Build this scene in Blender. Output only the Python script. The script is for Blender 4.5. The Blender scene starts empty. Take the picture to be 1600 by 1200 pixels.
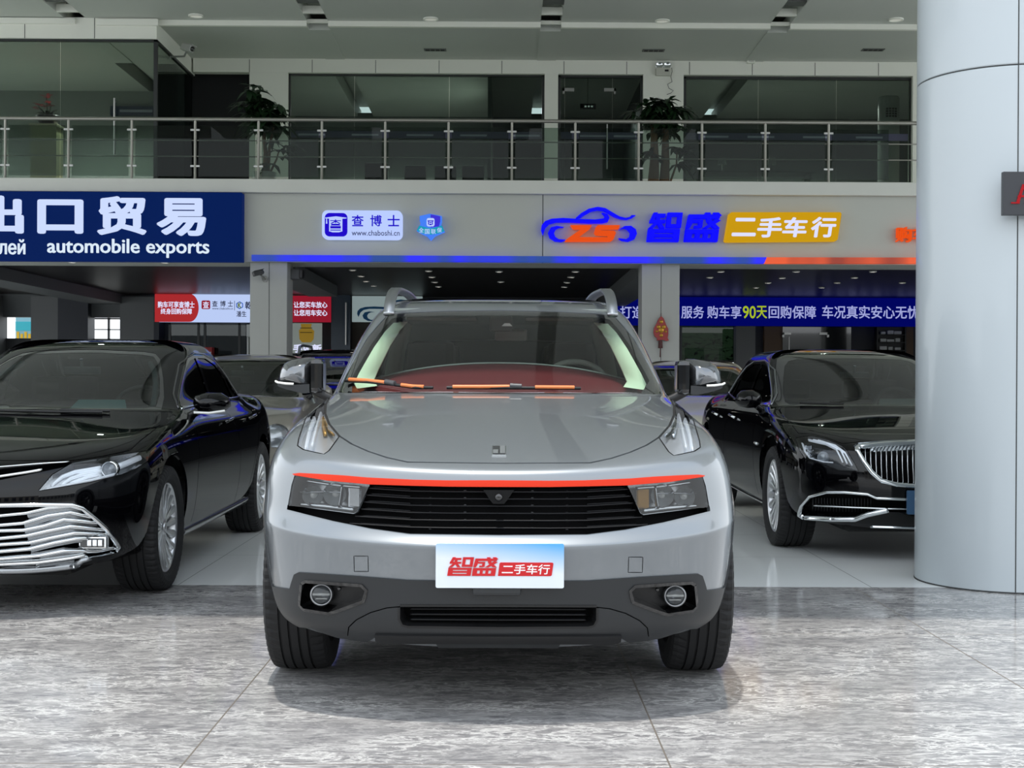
import bpy, bmesh, math, random
import numpy as np
from mathutils import Vector, Matrix
from mathutils.bvhtree import BVHTree
from mathutils.geometry import delaunay_2d_cdt

random.seed(7)
SC = bpy.context.scene
COL = SC.collection

# ------------------------------------------------------------------ camera
CAM_H = 1.14
F_PX = 2133.0
YAW, PITCH, ROLL = math.radians(-0.35), math.radians(-0.21), math.radians(0.25)
cam_data = bpy.data.cameras.new('camera')
cam_data.sensor_width = 36.0
cam_data.lens = 36.0 * F_PX / 1600.0
cam_data.clip_end = 500
cam = bpy.data.objects.new('camera', cam_data)
COL.objects.link(cam)
CAM_R = (Matrix.Rotation(YAW, 3, 'Z') @ Matrix.Rotation(math.pi / 2 + PITCH, 3, 'X') @ Matrix.Rotation(ROLL, 3, 'Z'))
cam.matrix_world = Matrix.Translation((0, 0, CAM_H)) @ CAM_R.to_4x4()
SC.camera = cam

# ------------------------------------------------------------------ sky, sun, exposure
world = bpy.data.worlds.new('world'); SC.world = world; world.use_nodes = True
wn, wl = world.node_tree.nodes, world.node_tree.links
wn.clear()
tc = wn.new('ShaderNodeTexCoord'); sepz = wn.new('ShaderNodeSeparateXYZ'); wl.new(tc.outputs['Generated'], sepz.inputs[0])
skyr = wn.new('ShaderNodeValToRGB'); el = skyr.color_ramp.elements          # hazy summer sky: bright white haze low down, pale blue overhead
el[0].position = 0.0; el[0].color = (1.75, 1.85, 1.92, 1); el[1].position = 1.0; el[1].color = (1.0, 1.2, 1.5, 1)
q = el.new(0.25); q.color = (1.9, 2.05, 2.2, 1); q = el.new(0.6); q.color = (1.6, 1.8, 2.05, 1)
wl.new(sepz.outputs['Z'], skyr.inputs[0])
cld = wn.new('ShaderNodeTexNoise'); cld.inputs['Scale'].default_value = 2.2; cld.inputs['Detail'].default_value = 6
wl.new(tc.outputs['Generated'], cld.inputs['Vector'])
ramp = wn.new('ShaderNodeValToRGB'); ramp.color_ramp.elements[0].position = 0.42; ramp.color_ramp.elements[1].position = 0.66
wl.new(cld.outputs[0], ramp.inputs[0])
mx = wn.new('ShaderNodeMix'); mx.data_type = 'RGBA'
wl.new(ramp.outputs[0], mx.inputs['Factor']); wl.new(skyr.outputs[0], mx.inputs['A']); mx.inputs['B'].default_value = (1.8, 1.88, 1.95, 1)
bg = wn.new('ShaderNodeBackground'); bg.inputs['Strength'].default_value = 1.0
wl.new(mx.outputs['Result'], bg.inputs['Color'])
wo = wn.new('ShaderNodeOutputWorld'); wl.new(bg.outputs[0], wo.inputs[0])

sun_d = bpy.data.lights.new('sun', 'SUN'); sun_d.energy = 3.0; sun_d.angle = math.radians(1.2); sun_d.color = (1, 0.96, 0.9)
sun = bpy.data.objects.new('sun', sun_d); COL.objects.link(sun)
sun.rotation_euler = Vector((0.06, 0.03, -1)).to_track_quat('-Z', 'Y').to_euler()

SC.view_settings.view_transform = 'Standard'; SC.view_settings.look = 'None'
SC.view_settings.gamma = 1; SC.view_settings.use_curve_mapping = False
SC.view_settings.exposure = 0.0
SC.cycles.max_bounces = 8; SC.cycles.transparent_max_bounces = 16
SC.cycles.sample_clamp_indirect = 6
SC.cycles.use_denoising = True
# ------------------------------------------------------------------ pixels and points of the photograph
CAM_O = Vector((0, 0, CAM_H))
def ray(px, py):
    return (CAM_R @ Vector(((px - 800) / F_PX, (600 - py) / F_PX, -1))).normalized()
def at(px, py, Y):
    d = ray(px, py)
    return CAM_O + d * (Y / d.y)
def at_z(px, py, z):
    d = ray(px, py)
    return CAM_O + d * ((z - CAM_H) / d.z)

# ------------------------------------------------------------------ materials
MATS = {}
def lin(c):
    return tuple(((x / 255) / 12.92 if x / 255 <= 0.04045 else ((x / 255 + 0.055) / 1.055) ** 2.4) for x in c)
def mat(name, rgb=(128, 128, 128), rough=0.5, metal=0.0, coat=0.0, emit=None, estr=1.0, spec=0.5, bump=0, bscale=200, vary=0, vscale=3):
    if name in MATS: return MATS[name]
    m = bpy.data.materials.new(name); m.use_nodes = True
    b = m.node_tree.nodes['Principled BSDF']; L = m.node_tree.links; N = m.node_tree.nodes
    b.inputs['Base Color'].default_value = (*lin(rgb), 1)
    b.inputs['Roughness'].default_value = rough; b.inputs['Metallic'].default_value = metal
    b.inputs['Coat Weight'].default_value = coat; b.inputs['Coat Roughness'].default_value = 0.02
    b.inputs['Specular IOR Level'].default_value = spec
    if emit is not None:
        b.inputs['Emission Color'].default_value = (*lin(emit), 1); b.inputs['Emission Strength'].default_value = estr
    if bump or vary:
        t = N.new('ShaderNodeTexCoord'); n = N.new('ShaderNodeTexNoise'); n.inputs['Detail'].default_value = 5
        L.new(t.outputs['Object'], n.inputs['Vector'])
        if bump:
            n.inputs['Scale'].default_value = bscale
            bm_ = N.new('ShaderNodeBump'); bm_.inputs['Strength'].default_value = bump; bm_.inputs['Distance'].default_value = 0.002
            L.new(n.outputs[0], bm_.inputs['Height']); L.new(bm_.outputs[0], b.inputs['Normal'])
        if vary:
            n2 = N.new('ShaderNodeTexNoise'); n2.inputs['Scale'].default_value = vscale; n2.inputs['Detail'].default_value = 6
            L.new(t.outputs['Object'], n2.inputs['Vector'])
            h = N.new('ShaderNodeHueSaturation'); h.inputs['Color'].default_value = (*lin(rgb), 1)
            mr = N.new('ShaderNodeMapRange'); mr.inputs['To Min'].default_value = 1 - vary; mr.inputs['To Max'].default_value = 1 + vary
            L.new(n2.outputs[0], mr.inputs['Value']); L.new(mr.outputs[0], h.inputs['Value']); L.new(h.outputs[0], b.inputs['Base Color'])
    MATS[name] = m
    return m
def glass_mat(name, tint=(200, 215, 205), gloss_scale=1.0, rough=0.0, ior=1.5, min_refl=0.0):
    """thin pane: tinted see-through plus the mirror reflection of a dielectric"""
    if name in MATS: return MATS[name]
    m = bpy.data.materials.new(name); m.use_nodes = True
    N = m.node_tree.nodes; L = m.node_tree.links; N.clear()
    tr = N.new('ShaderNodeBsdfTransparent'); tr.inputs[0].default_value = (*lin(tint), 1)
    gl = N.new('ShaderNodeBsdfGlossy'); gl.inputs['Roughness'].default_value = rough; gl.inputs['Color'].default_value = (1, 1, 1, 1)
    fr = N.new('ShaderNodeFresnel'); fr.inputs['IOR'].default_value = ior
    ma = N.new('ShaderNodeMath'); ma.operation = 'MULTIPLY_ADD'; ma.use_clamp = True
    ma.inputs[1].default_value = gloss_scale; ma.inputs[2].default_value = min_refl
    L.new(fr.outputs[0], ma.inputs[0])
    mix = N.new('ShaderNodeMixShader'); L.new(ma.outputs[0], mix.inputs[0]); L.new(tr.outputs[0], mix.inputs[1]); L.new(gl.outputs[0], mix.inputs[2])
    o = N.new('ShaderNodeOutputMaterial'); L.new(mix.outputs[0], o.inputs[0])
    MATS[name] = m
    return m
def emat(name, rgb, strength=1.0):
    return mat(name, (8, 8, 8), 0.7, emit=rgb, estr=strength, spec=.08)

# ------------------------------------------------------------------ objects
def tag(o, label=None, cat=None, group=None, kind=None):
    if label: o['label'] = label
    if cat: o['category'] = cat
    if group: o['group'] = group
    if kind: o['kind'] = kind
    return o
def empty(name, loc=(0, 0, 0), rz=0, label=None, cat=None, group=None):
    o = bpy.data.objects.new(name, None); COL.objects.link(o); o.location = loc; o.rotation_euler = (0, 0, rz)
    o.empty_display_size = 0.1
    return tag(o, label, cat, group)
def raw(name, verts, faces, m, parent=None, smooth=False, normals=None, mw=None):
    me = bpy.data.meshes.new(name)
    me.from_pydata([tuple(v) for v in verts], [], [tuple(f) for f in faces])
    if isinstance(m, (list, tuple)):
        for q in m: me.materials.append(q)
    elif m: me.materials.append(m)
    if smooth: me.polygons.foreach_set('use_smooth', [True] * len(me.polygons))
    if normals is not None: me.normals_split_custom_set_from_vertices([tuple(n) for n in normals])
    o = bpy.data.objects.new(name, me); COL.objects.link(o)
    if parent is not None: o.parent = parent
    if mw is not None: o.matrix_local = mw
    return o
class MB:
    """collects shapes into one mesh"""
    def __init__(s): s.v = []; s.f = []; s.sm = []
    def add(s, vs, fs, smooth=False):
        k = len(s.v); s.v += [Vector(v) for v in vs]; s.f += [tuple(i + k for i in f) for f in fs]; s.sm += [smooth] * len(fs); return s
    def box(s, x0, x1, y0, y1, z0, z1, bev=0.0, M=None):
        if x0 > x1: x0, x1 = x1, x0
        if y0 > y1: y0, y1 = y1, y0
        if z0 > z1: z0, z1 = z1, z0
        b = min(bev, 0.49 * min(x1 - x0, y1 - y0, z1 - z0))
        if b <= 0:
            vs = [(x, y, z) for x in (x0, x1) for y in (y0, y1) for z in (z0, z1)]
            fs = [(0, 1, 3, 2), (4, 6, 7, 5), (0, 4, 5, 1), (2, 3, 7, 6), (0, 2, 6, 4), (1, 5, 7, 3)]
        else:
            bm = bmesh.new(); bmesh.ops.create_cube(bm, size=1)
            for v in bm.verts: v.co = Vector(((x0 + x1) / 2 + v.co.x * (x1 - x0), (y0 + y1) / 2 + v.co.y * (y1 - y0), (z0 + z1) / 2 + v.co.z * (z1 - z0)))
            bmesh.ops.bevel(bm, geom=bm.edges[:], offset=b, segments=2, affect='EDGES', profile=0.6)
            vs = [v.co.copy() for v in bm.verts]; bm.verts.index_update(); fs = [[v.index for v in f.verts] for f in bm.faces]; bm.free()
        if M is not None: vs = [M @ Vector(v) for v in vs]
        return s.add(vs, fs)
    def tube(s, pts, r, n=10, caps=True, closed=False):
        pts = [Vector(p) for p in pts]; m = len(pts)
        rs = r if isinstance(r, (list, tuple)) else [r] * m
        vs = []; up = None
        for i, p in enumerate(pts):
            if closed: t = pts[(i + 1) % m] - pts[i - 1]
            else: t = pts[min(i + 1, m - 1)] - pts[max(i - 1, 0)]
            t.normalize()
            if up is None:
                up = Vector((0, 0, 1)) if abs(t.z) < 0.9 else Vector((1, 0, 0))
            a = t.cross(up); a.normalize(); b = a.cross(t); up = b
            for k in range(n):
                th = 2 * math.pi * k / n
                vs.append(p + a * (math.cos(th) * rs[i]) + b * (math.sin(th) * rs[i]))
        fs = []
        for i in range(m if closed else m - 1):
            for k in range(n):
                j = (i + 1) % m
                fs.append((i * n + k, i * n + (k + 1) % n, j * n + (k + 1) % n, j * n + k))
        s.add(vs, fs, True)
        if caps and not closed: s.add(vs[:n][::-1], [tuple(range(n))]); s.add(vs[-n:], [tuple(range(n))])
        return s
    def lathe(s, prof, axis='z', n=48, c=(0, 0, 0), arc=None, smooth=True):
        """prof: (radius, height) pairs turned about an axis through c"""
        vs = []; c = Vector(c); full = arc is None
        a0, a1 = (0, 2 * math.pi) if full else arc
        m = n if full else n + 1
        for i in range(m):
            th = a0 + (a1 - a0) * i / n
            for r, h in prof:
                x, y = r * math.cos(th), r * math.sin(th)
                vs.append(c + (Vector((x, y, h)) if axis == 'z' else Vector((h, x, y)) if axis == 'x' else Vector((y, h, x))))
        k = len(prof); fs = []
        for i in range(n):
            j = (i + 1) % m
            for q in range(k - 1): fs.append((i * k + q, j * k + q, j * k + q + 1, i * k + q + 1))
        return s.add(vs, fs, smooth)
    def prism(s, poly, axis, a, b, M=None):
        """2-D outline (any simple polygon) extruded along an axis from a to b"""
        def p3(p, h):
            return Vector((p[0], h, p[1])) if axis == 'y' else Vector((h, p[0], p[1])) if axis == 'x' else Vector((p[0], p[1], h))
        n = len(poly)
        tri = delaunay_2d_cdt([Vector(p) for p in poly], [], [list(range(n))], 1, 1e-7)
        vs2, fs2 = tri[0], tri[2]
        va = [p3(p, a) for p in vs2]; vb = [p3(p, b) for p in vs2]; k = len(vs2)
        ring = [p3(p, a) for p in poly] + [p3(p, b) for p in poly]
        fs = [tuple(f) for f in fs2] + [tuple(i + k for i in reversed(f)) for f in fs2]
        vs = va + vb
        base = len(vs); vs += ring
        fs += [(base + i, base + (i + 1) % n, base + n + (i + 1) % n, base + n + i) for i in range(n)]
        if M is not None: vs = [M @ v for v in vs]
        return s.add(vs, fs)
    def build(s, name, m, parent=None, fix=True):
        o = raw(name, s.v, s.f, m, parent)
        o.data.polygons.foreach_set('use_smooth', s.sm)
        if fix:
            bm = bmesh.new(); bm.from_mesh(o.data); bmesh.ops.recalc_face_normals(bm, faces=bm.faces[:]); bm.to_mesh(o.data); bm.free()
        return o
def children(o): return [c for c in bpy.data.objects if c.parent == o]
def copy_tree(o, parent=None):
    kids = list(o.children)
    c = o.copy(); COL.objects.link(c); c.parent = parent
    for k in kids: copy_tree(k, c)
    return c
def rrect(x0, x1, z0, z1, r, n=5):
    out = []
    for cx, cz, a in ((x1 - r, z1 - r, 0), (x0 + r, z1 - r, 90), (x0 + r, z0 + r, 180), (x1 - r, z0 + r, 270)):
        for k in range(n + 1):
            t = math.radians(a + 90 * k / n); out.append((cx + r * math.cos(t), cz + r * math.sin(t)))
    return out
def text_mesh(body, size_x, size_z, depth=0.004, bold=0.0, spacing=1.0, shear=0.0):
    """lettering as mesh data lying in the xz-plane, facing -y, fitted to a box centred on 0; returns verts, faces"""
    c = bpy.data.curves.new('lettering', 'FONT'); c.body = body; c.extrude = 0.5; c.space_character = spacing; c.shear = shear
    c.resolution_u = 3
    o = bpy.data.objects.new('lettering', c); COL.objects.link(o)
    me = bpy.data.meshes.new_from_object(o.evaluated_get(bpy.context.evaluated_depsgraph_get()))
    bpy.data.objects.remove(o); bpy.data.curves.remove(c)
    v = np.array([q.co for q in me.vertices]); f = [tuple(p.vertices) for p in me.polygons]; bpy.data.meshes.remove(me)
    V, Fc = [], []
    # heavier strokes: the same letter set several times, shifted by the extra stroke width
    sh = [(0, 0)] if not bold else [(bold * math.cos(k * math.pi / 4), bold * math.sin(k * math.pi / 4)) for k in range(8)]
    for i, (dx, dy) in enumerate(sh):
        q = v + np.array([dx, dy, 0]); q[:, 2] *= 1 + .01 * i; k = len(V); V += list(q); Fc += [tuple(j + k for j in t) for t in f]
    v = np.array(V); lo, hi = v.min(0), v.max(0); sx = size_x / (hi[0] - lo[0]); sz = (size_z / (hi[1] - lo[1])) if size_z else sx
    v = (v - (lo + hi) / 2) * np.array([sx, sz, depth])
    return [Vector((q[0], -q[2], q[1])) for q in v], Fc
def lettering(name, body, m, parent, cx, y, cz, w, h, depth=0.004, bold=0.0, spacing=1.0, shear=0.0):
    v, f = text_mesh(body, w, h, depth, bold, spacing, shear)
    return raw(name, [q + Vector((cx, y, cz)) for q in v], f, m, parent)
# ------------------------------------------------------------------ car-body surfaces
def bbasis(t, d=0):
    if d == 0: return np.array([(1 - t) ** 3, 3 * t ** 3 - 6 * t ** 2 + 4, -3 * t ** 3 + 3 * t ** 2 + 3 * t + 1, t ** 3]) / 6
    return np.array([-(1 - t) ** 2, 3 * t ** 2 - 4 * t, -3 * t ** 2 + 2 * t + 1, t ** 2]) / 2
def poly_mask(P, poly):
    """which points of P (n,2) lie in the polygon"""
    x, y = P[:, 0], P[:, 1]; q = np.asarray(poly); r = np.roll(q, -1, axis=0)
    ins = np.zeros(len(P), bool)
    for (x0, y0), (x1, y1) in zip(q, r):
        if y0 == y1: continue
        c = ((y0 > y) != (y1 > y)) & (x < (x1 - x0) * (y - y0) / (y1 - y0) + x0)
        ins ^= c
    return ins
class Surf:
    """half a car body (x >= 0, nose towards -y) as one smooth B-spline sheet: u runs nose - flank - tail, v sill - bonnet - roof"""
    def __init__(s, G, M, n=6):
        s.G = np.asarray(G, float); s.R, s.C = s.G.shape[:2]; s.M = M; s.Mi = M.inverted()
        g = s.G; f = np.array([-1, 1, 1.0])
        g = np.concatenate([(g[:, 1:2] * f), g, (g[:, -2:-1] * f)], 1)
        g = np.concatenate([2 * g[:1] - g[1:2], g, 2 * g[-1:] - g[-2:-1]], 0)
        s.P = g; s.n = n
        us = np.linspace(0, s.C - 1, (s.C - 1) * n + 1); vs = np.linspace(0, s.R - 1, (s.R - 1) * n + 1)
        s.us, s.vs = us, vs
        U, V = np.meshgrid(us, vs); s.grid = s.ev(U.ravel(), V.ravel())
        nu, nv = len(us), len(vs); s.nu, s.nv = nu, nv
        tris = []
        for j in range(nv - 1):
            for i in range(nu - 1):
                a = j * nu + i; tris += [(a, a + 1, a + nu + 1), (a, a + nu + 1, a + nu)]
        s.tris = tris
        s.bvh = BVHTree.FromPolygons([Vector(p) for p in s.grid], tris)
    def ev(s, u, v, du=0, dv=0):
        u = np.clip(np.asarray(u, float), 0, s.C - 1); v = np.clip(np.asarray(v, float), 0, s.R - 1)
        i = np.minimum(u.astype(int), s.C - 2); j = np.minimum(v.astype(int), s.R - 2)
        bu = bbasis(u - i, du); bv = bbasis(v - j, dv); out = np.zeros((len(u), 3))
        for a in range(4):
            for b in range(4):
                out += s.P[j + b, i + a] * (bu[a] * bv[b])[:, None]
        return out
    def nrm(s, u, v):
        e = 1e-3
        u = np.clip(np.asarray(u, float), e, s.C - 1 - e); v = np.clip(np.asarray(v, float), e, s.R - 1 - e)
        n = np.cross(s.ev(u, v, 1, 0), s.ev(u, v, 0, 1)); return n / np.maximum(np.linalg.norm(n, axis=1), 1e-9)[:, None]
    def hit_uv(s, o, d):
        """local ray -> (u, v) or None; rays on the x<0 half are mirrored"""
        best = None
        for sg in (1, -1):
            oo = Vector((o.x * sg, o.y, o.z)); dd = Vector((d.x * sg, d.y, d.z))
            h = s.bvh.ray_cast(oo, dd)
            if h[0] is not None and (best is None or h[3] < best[3]): best = h; bsg = sg
        if best is None: return None
        s.last = bsg
        return s.face_uv(best[2], best[0])
    def face_uv(s, fi, p):
        t = s.tris[fi]; a, b, c = (Vector(s.grid[k]) for k in t)
        v0, v1, v2 = b - a, c - a, p - a
        d00, d01, d11, d20, d21 = v0.dot(v0), v0.dot(v1), v1.dot(v1), v2.dot(v0), v2.dot(v1)
        den = d00 * d11 - d01 * d01
        if abs(den) < 1e-18: w1 = w2 = 0
        else: w1 = (d11 * d20 - d01 * d21) / den; w2 = (d00 * d21 - d01 * d20) / den
        w = (1 - w1 - w2, w1, w2)
        return (sum(w[k] * s.us[t[k] % s.nu] for k in range(3)), sum(w[k] * s.vs[t[k] // s.nu] for k in range(3)))
    def px(s, pts, closed=True, step=5.0):
        """pixels of the photograph -> (u, v) on this body"""
        q = []; m = len(pts)
        for i in range(m if closed else m - 1):
            a, b = pts[i], pts[(i + 1) % m]; k = max(1, int(math.hypot(b[0] - a[0], b[1] - a[1]) / step))
            q += [(a[0] + (b[0] - a[0]) * t / k, a[1] + (b[1] - a[1]) * t / k) for t in range(k)]
        if not closed: q.append(pts[-1])
        o = s.Mi @ CAM_O; R = s.Mi.to_3x3(); out = []
        for p in q:
            d = (R @ ray(*p)).normalized(); h = s.hit_uv(o, d)
            if h is None:
                c = s.Mi @ (CAM_O + ray(*p) * s.dist); c.x = abs(c.x)
                best = None
                for k in range(-12, 13):
                    w = o + d * (s.dist + 0.15 * k); w.x = abs(w.x); r = s.bvh.find_nearest(w)
                    if best is None or r[3] < best[3]: best = r
                h = s.face_uv(best[2], best[0]); s.last = s.half
            out.append(h if s.last == s.half else (-h[0], h[1]))
        return out
    dist = 5.0; half = -1
    def side(s, pts, closed=True, step=0.04):
        """(y, z) outline seen from the flank -> (u, v)"""
        q = []; m = len(pts)
        for i in range(m if closed else m - 1):
            a, b = pts[i], pts[(i + 1) % m]; k = max(1, int(math.hypot(b[0] - a[0], b[1] - a[1]) / step))
            q += [(a[0] + (b[0] - a[0]) * t / k, a[1] + (b[1] - a[1]) * t / k) for t in range(k)]
        if not closed: q.append(pts[-1])
        out = []
        for y, z in q:
            h = s.bvh.ray_cast(Vector((3, y, z)), Vector((-1, 0, 0)))
            if h[0] is None: h = s.bvh.find_nearest(Vector((0.9, y, z)))
            out.append(s.face_uv(h[2], h[0]))
        return out
    def front(s, pts, closed=True, step=0.03):
        """(x, z) outline seen from the front -> (u, v)"""
        q = []; m = len(pts)
        for i in range(m if closed else m - 1):
            a, b = pts[i], pts[(i + 1) % m]; k = max(1, int(math.hypot(b[0] - a[0], b[1] - a[1]) / step))
            q += [(a[0] + (b[0] - a[0]) * t / k, a[1] + (b[1] - a[1]) * t / k) for t in range(k)]
        if not closed: q.append(pts[-1])
        out = []
        for x, z in q:
            h = s.bvh.ray_cast(Vector((x, -6, z)), Vector((0, 1, 0)))
            if h[0] is None: h = s.bvh.find_nearest(Vector((x, -1, z)))
            out.append(s.face_uv(h[2], h[0]))
        return out
    def rear(s, pts, step=0.03):
        """(x, z) outline seen from behind -> (u, v)"""
        q = []; m = len(pts)
        for i in range(m):
            a, b = pts[i], pts[(i + 1) % m]; k = max(1, int(math.hypot(b[0] - a[0], b[1] - a[1]) / step))
            q += [(a[0] + (b[0] - a[0]) * t / k, a[1] + (b[1] - a[1]) * t / k) for t in range(k)]
        out = []
        for x, z in q:
            h = s.bvh.ray_cast(Vector((max(x, 0), 9, z)), Vector((0, -1, 0)))
            if h[0] is None: h = s.bvh.find_nearest(Vector((x, 3.2, z)))
            r = s.face_uv(h[2], h[0]); out.append(r if x > 0 else (s.C - .999, r[1]))
        return out
    def stroke(s, uv, w):
        """an open (u,v) line widened to a strip w metres wide"""
        uv = np.asarray(uv, float); P = s.ev(uv[:, 0], uv[:, 1]); n = s.nrm(uv[:, 0], uv[:, 1])
        t = np.gradient(P, axis=0); t /= np.maximum(np.linalg.norm(t, axis=1), 1e-9)[:, None]
        b = np.cross(n, t); Pu = s.ev(uv[:, 0], uv[:, 1], 1, 0); Pv = s.ev(uv[:, 0], uv[:, 1], 0, 1)
        out = []
        for sg in (1, -1):
            side = []
            for k in range(len(uv)):
                A = np.stack([Pu[k], Pv[k]], 1); sol = np.linalg.lstsq(A, b[k] * w / 2 * sg, rcond=None)[0]
                side.append((uv[k][0] + np.clip(sol[0], -.3, .3), uv[k][1] + np.clip(sol[1], -.3, .3)))
            out += side if sg == 1 else side[::-1]
        return out
    def partition(s, regions):
        """regions: ordered [(key, polygon uv)]; splits the sheet along all outlines; s.tri_of[key] -> triangles"""
        gs = np.stack(np.meshgrid(s.us, s.vs), -1).reshape(-1, 2)
        pts = [Vector(p) for p in gs]; edges = []
        cl = lambda p: Vector((min(max(p[0], 0), s.C - 1), min(max(p[1], 0), s.R - 1)))
        for key, poly in regions:
            k = len(pts); m = len(poly); pts += [cl(p) for p in poly]; edges += [(k + i, k + (i + 1) % m) for i in range(m)]
        r = delaunay_2d_cdt(pts, edges, [], 0, 1e-5, False)
        s.uv = np.array([tuple(v) for v in r[0]]); T = np.array([f for f in r[2]]); s.T = T
        cen = s.uv[T].mean(1); owner = np.full(len(T), -1)
        for i, (key, poly) in enumerate(regions):
            mk = poly_mask(cen, [tuple(cl(p)) for p in poly]); owner[mk & (owner < 0)] = i
        s.pos = s.ev(s.uv[:, 0], s.uv[:, 1]); s.nor = s.nrm(s.uv[:, 0], s.uv[:, 1])
        s.owner = owner; s.keys = [k for k, _ in regions]
    def sheet(s, keys, off=0.0, depth=0.0, sides=(1, -1), back=None, rim_only=False):
        """verts, faces, normals of the named regions, offset along the surface normal, with a rim folded inwards by depth"""
        idx = [i for i, k in enumerate(s.keys) if k in keys] + ([-1] if 'body' in keys else [])
        T = s.T[np.isin(s.owner, idx)]
        V, Fc, Nn = [], [], []
        used = np.unique(T); mp = -np.ones(len(s.uv), int); mp[used] = np.arange(len(used))
        p = s.pos[used] + s.nor[used] * off; nn = s.nor[used]; t = mp[T]
        e = np.concatenate([t[:, [0, 1]], t[:, [1, 2]], t[:, [2, 0]]]); es = np.sort(e, 1)
        _, inv, cnt = np.unique(es, axis=0, return_inverse=True, return_counts=True)
        be = e[cnt[inv.ravel()] == 1]
        for sg in sides:
            f = np.array([sg, 1, 1.0]); k = len(V)
            if not rim_only:
                V += list(p * f); Nn += list(nn * f); Fc += [tuple(q + k) if sg == 1 else tuple(q[::-1] + k) for q in t]
            if depth:
                for a, b in be:
                    if abs(p[a][0]) < 1e-4 and abs(p[b][0]) < 1e-4: continue
                    k = len(V); qa, qb = p[a] * f, p[b] * f; na, nb = nn[a] * f, nn[b] * f
                    V += [qa, qb, qb - nb * depth, qa - na * depth]; Nn += [(0, 0, 0)] * 4
                    Fc.append((k + 1, k, k + 3, k + 2) if sg == 1 else (k, k + 1, k + 2, k + 3))
        return V, Fc, Nn
    def part(s, name, keys, m, parent, off=0.0, depth=0.0, sides=(1, -1), rim_only=False):
        V, Fc, Nn = s.sheet(keys if isinstance(keys, (list, tuple)) else [keys], off, depth, sides, rim_only=rim_only)
        return raw(name, V, Fc, m, parent, True, Nn)
    def strip(s, mb, uv, w, h, off=0.0, sides=(1, -1), taper=None, shift=0.0):
        """a moulding of width w and height h following an open (u,v) line"""
        uv = np.asarray(uv, float); P = s.ev(uv[:, 0], uv[:, 1]); n = s.nrm(uv[:, 0], uv[:, 1]); m = len(uv)
        t = np.gradient(P, axis=0); t /= np.maximum(np.linalg.norm(t, axis=1), 1e-9)[:, None]
        b = np.cross(n, t); P = P + n * off + b * shift
        for sg in sides:
            f = np.array([sg, 1, 1.0]); vs = []
            for k in range(m):
                ww = w * (taper[0] + (taper[1] - taper[0]) * k / (m - 1) if taper else 1) / 2
                hh = h
                for a, c in ((-1, -.3), (-.85, .75), (-.4, 1), (.4, 1), (.85, .75), (1, -.3)): vs.append((P[k] + b[k] * ww * a + n[k] * hh * c) * f)
            q = 6; fs = [(i * q + j, i * q + j + 1, (i + 1) * q + j + 1, (i + 1) * q + j) for i in range(m - 1) for j in range(q - 1)]
            fs += [tuple(range(q)), tuple(range((m - 1) * q, m * q))]
            if sg == -1: fs = [x[::-1] for x in fs]
            mb.add([Vector(x) for x in vs], fs, True)
        return mb
    def pt(s, uv, off=0.0, sg=1):
        p = s.ev([uv[0]], [uv[1]])[0] + s.nrm([uv[0]], [uv[1]])[0] * off
        return Vector((p[0] * sg, p[1], p[2]))

def car_grid(rows, fr, plan, wz, side, rear, reary):
    """rows: dicts zf yf zs W D s yb zb; side: list of (kx, y_low, y_belt, y_roof); returns the control net"""
    G = []
    for r in rows:
        L = []
        for k in range(len(fr)):
            L.append((fr[k] * r['W'], r['yf'] + plan[k] * r['D'], r['zf'] + (r['zs'] - r['zf']) * wz[k]))
        q = min(1, max(0, 1 - r['W'] / max(.01, rows[0]['wtop']))) if r['s'] >= 1.9 else 0
        for k, (kx, yl, yb_, yr) in enumerate(side):
            t = r['s']
            y = yl + (yb_ - yl) * t if t <= 1 else yb_ + (yr - yb_) * (t - 1)
            y += (r['yf'] + (r['yb'] - r['yf']) * (k + 1) / (len(side) + 1) - y) * q
            L.append((r['W'] * (1 + (kx - 1) * (1 - min(t, 2) * .3)), y, r['zs']))
        zb = r.get('zb', r['zs'])
        for kx, dy in zip(rear, reary):
            L.append((r['W'] * kx, r['yb'] + dy * r.get('Db', 1), zb))
        G.append(L)
    return np.array(G)
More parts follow.
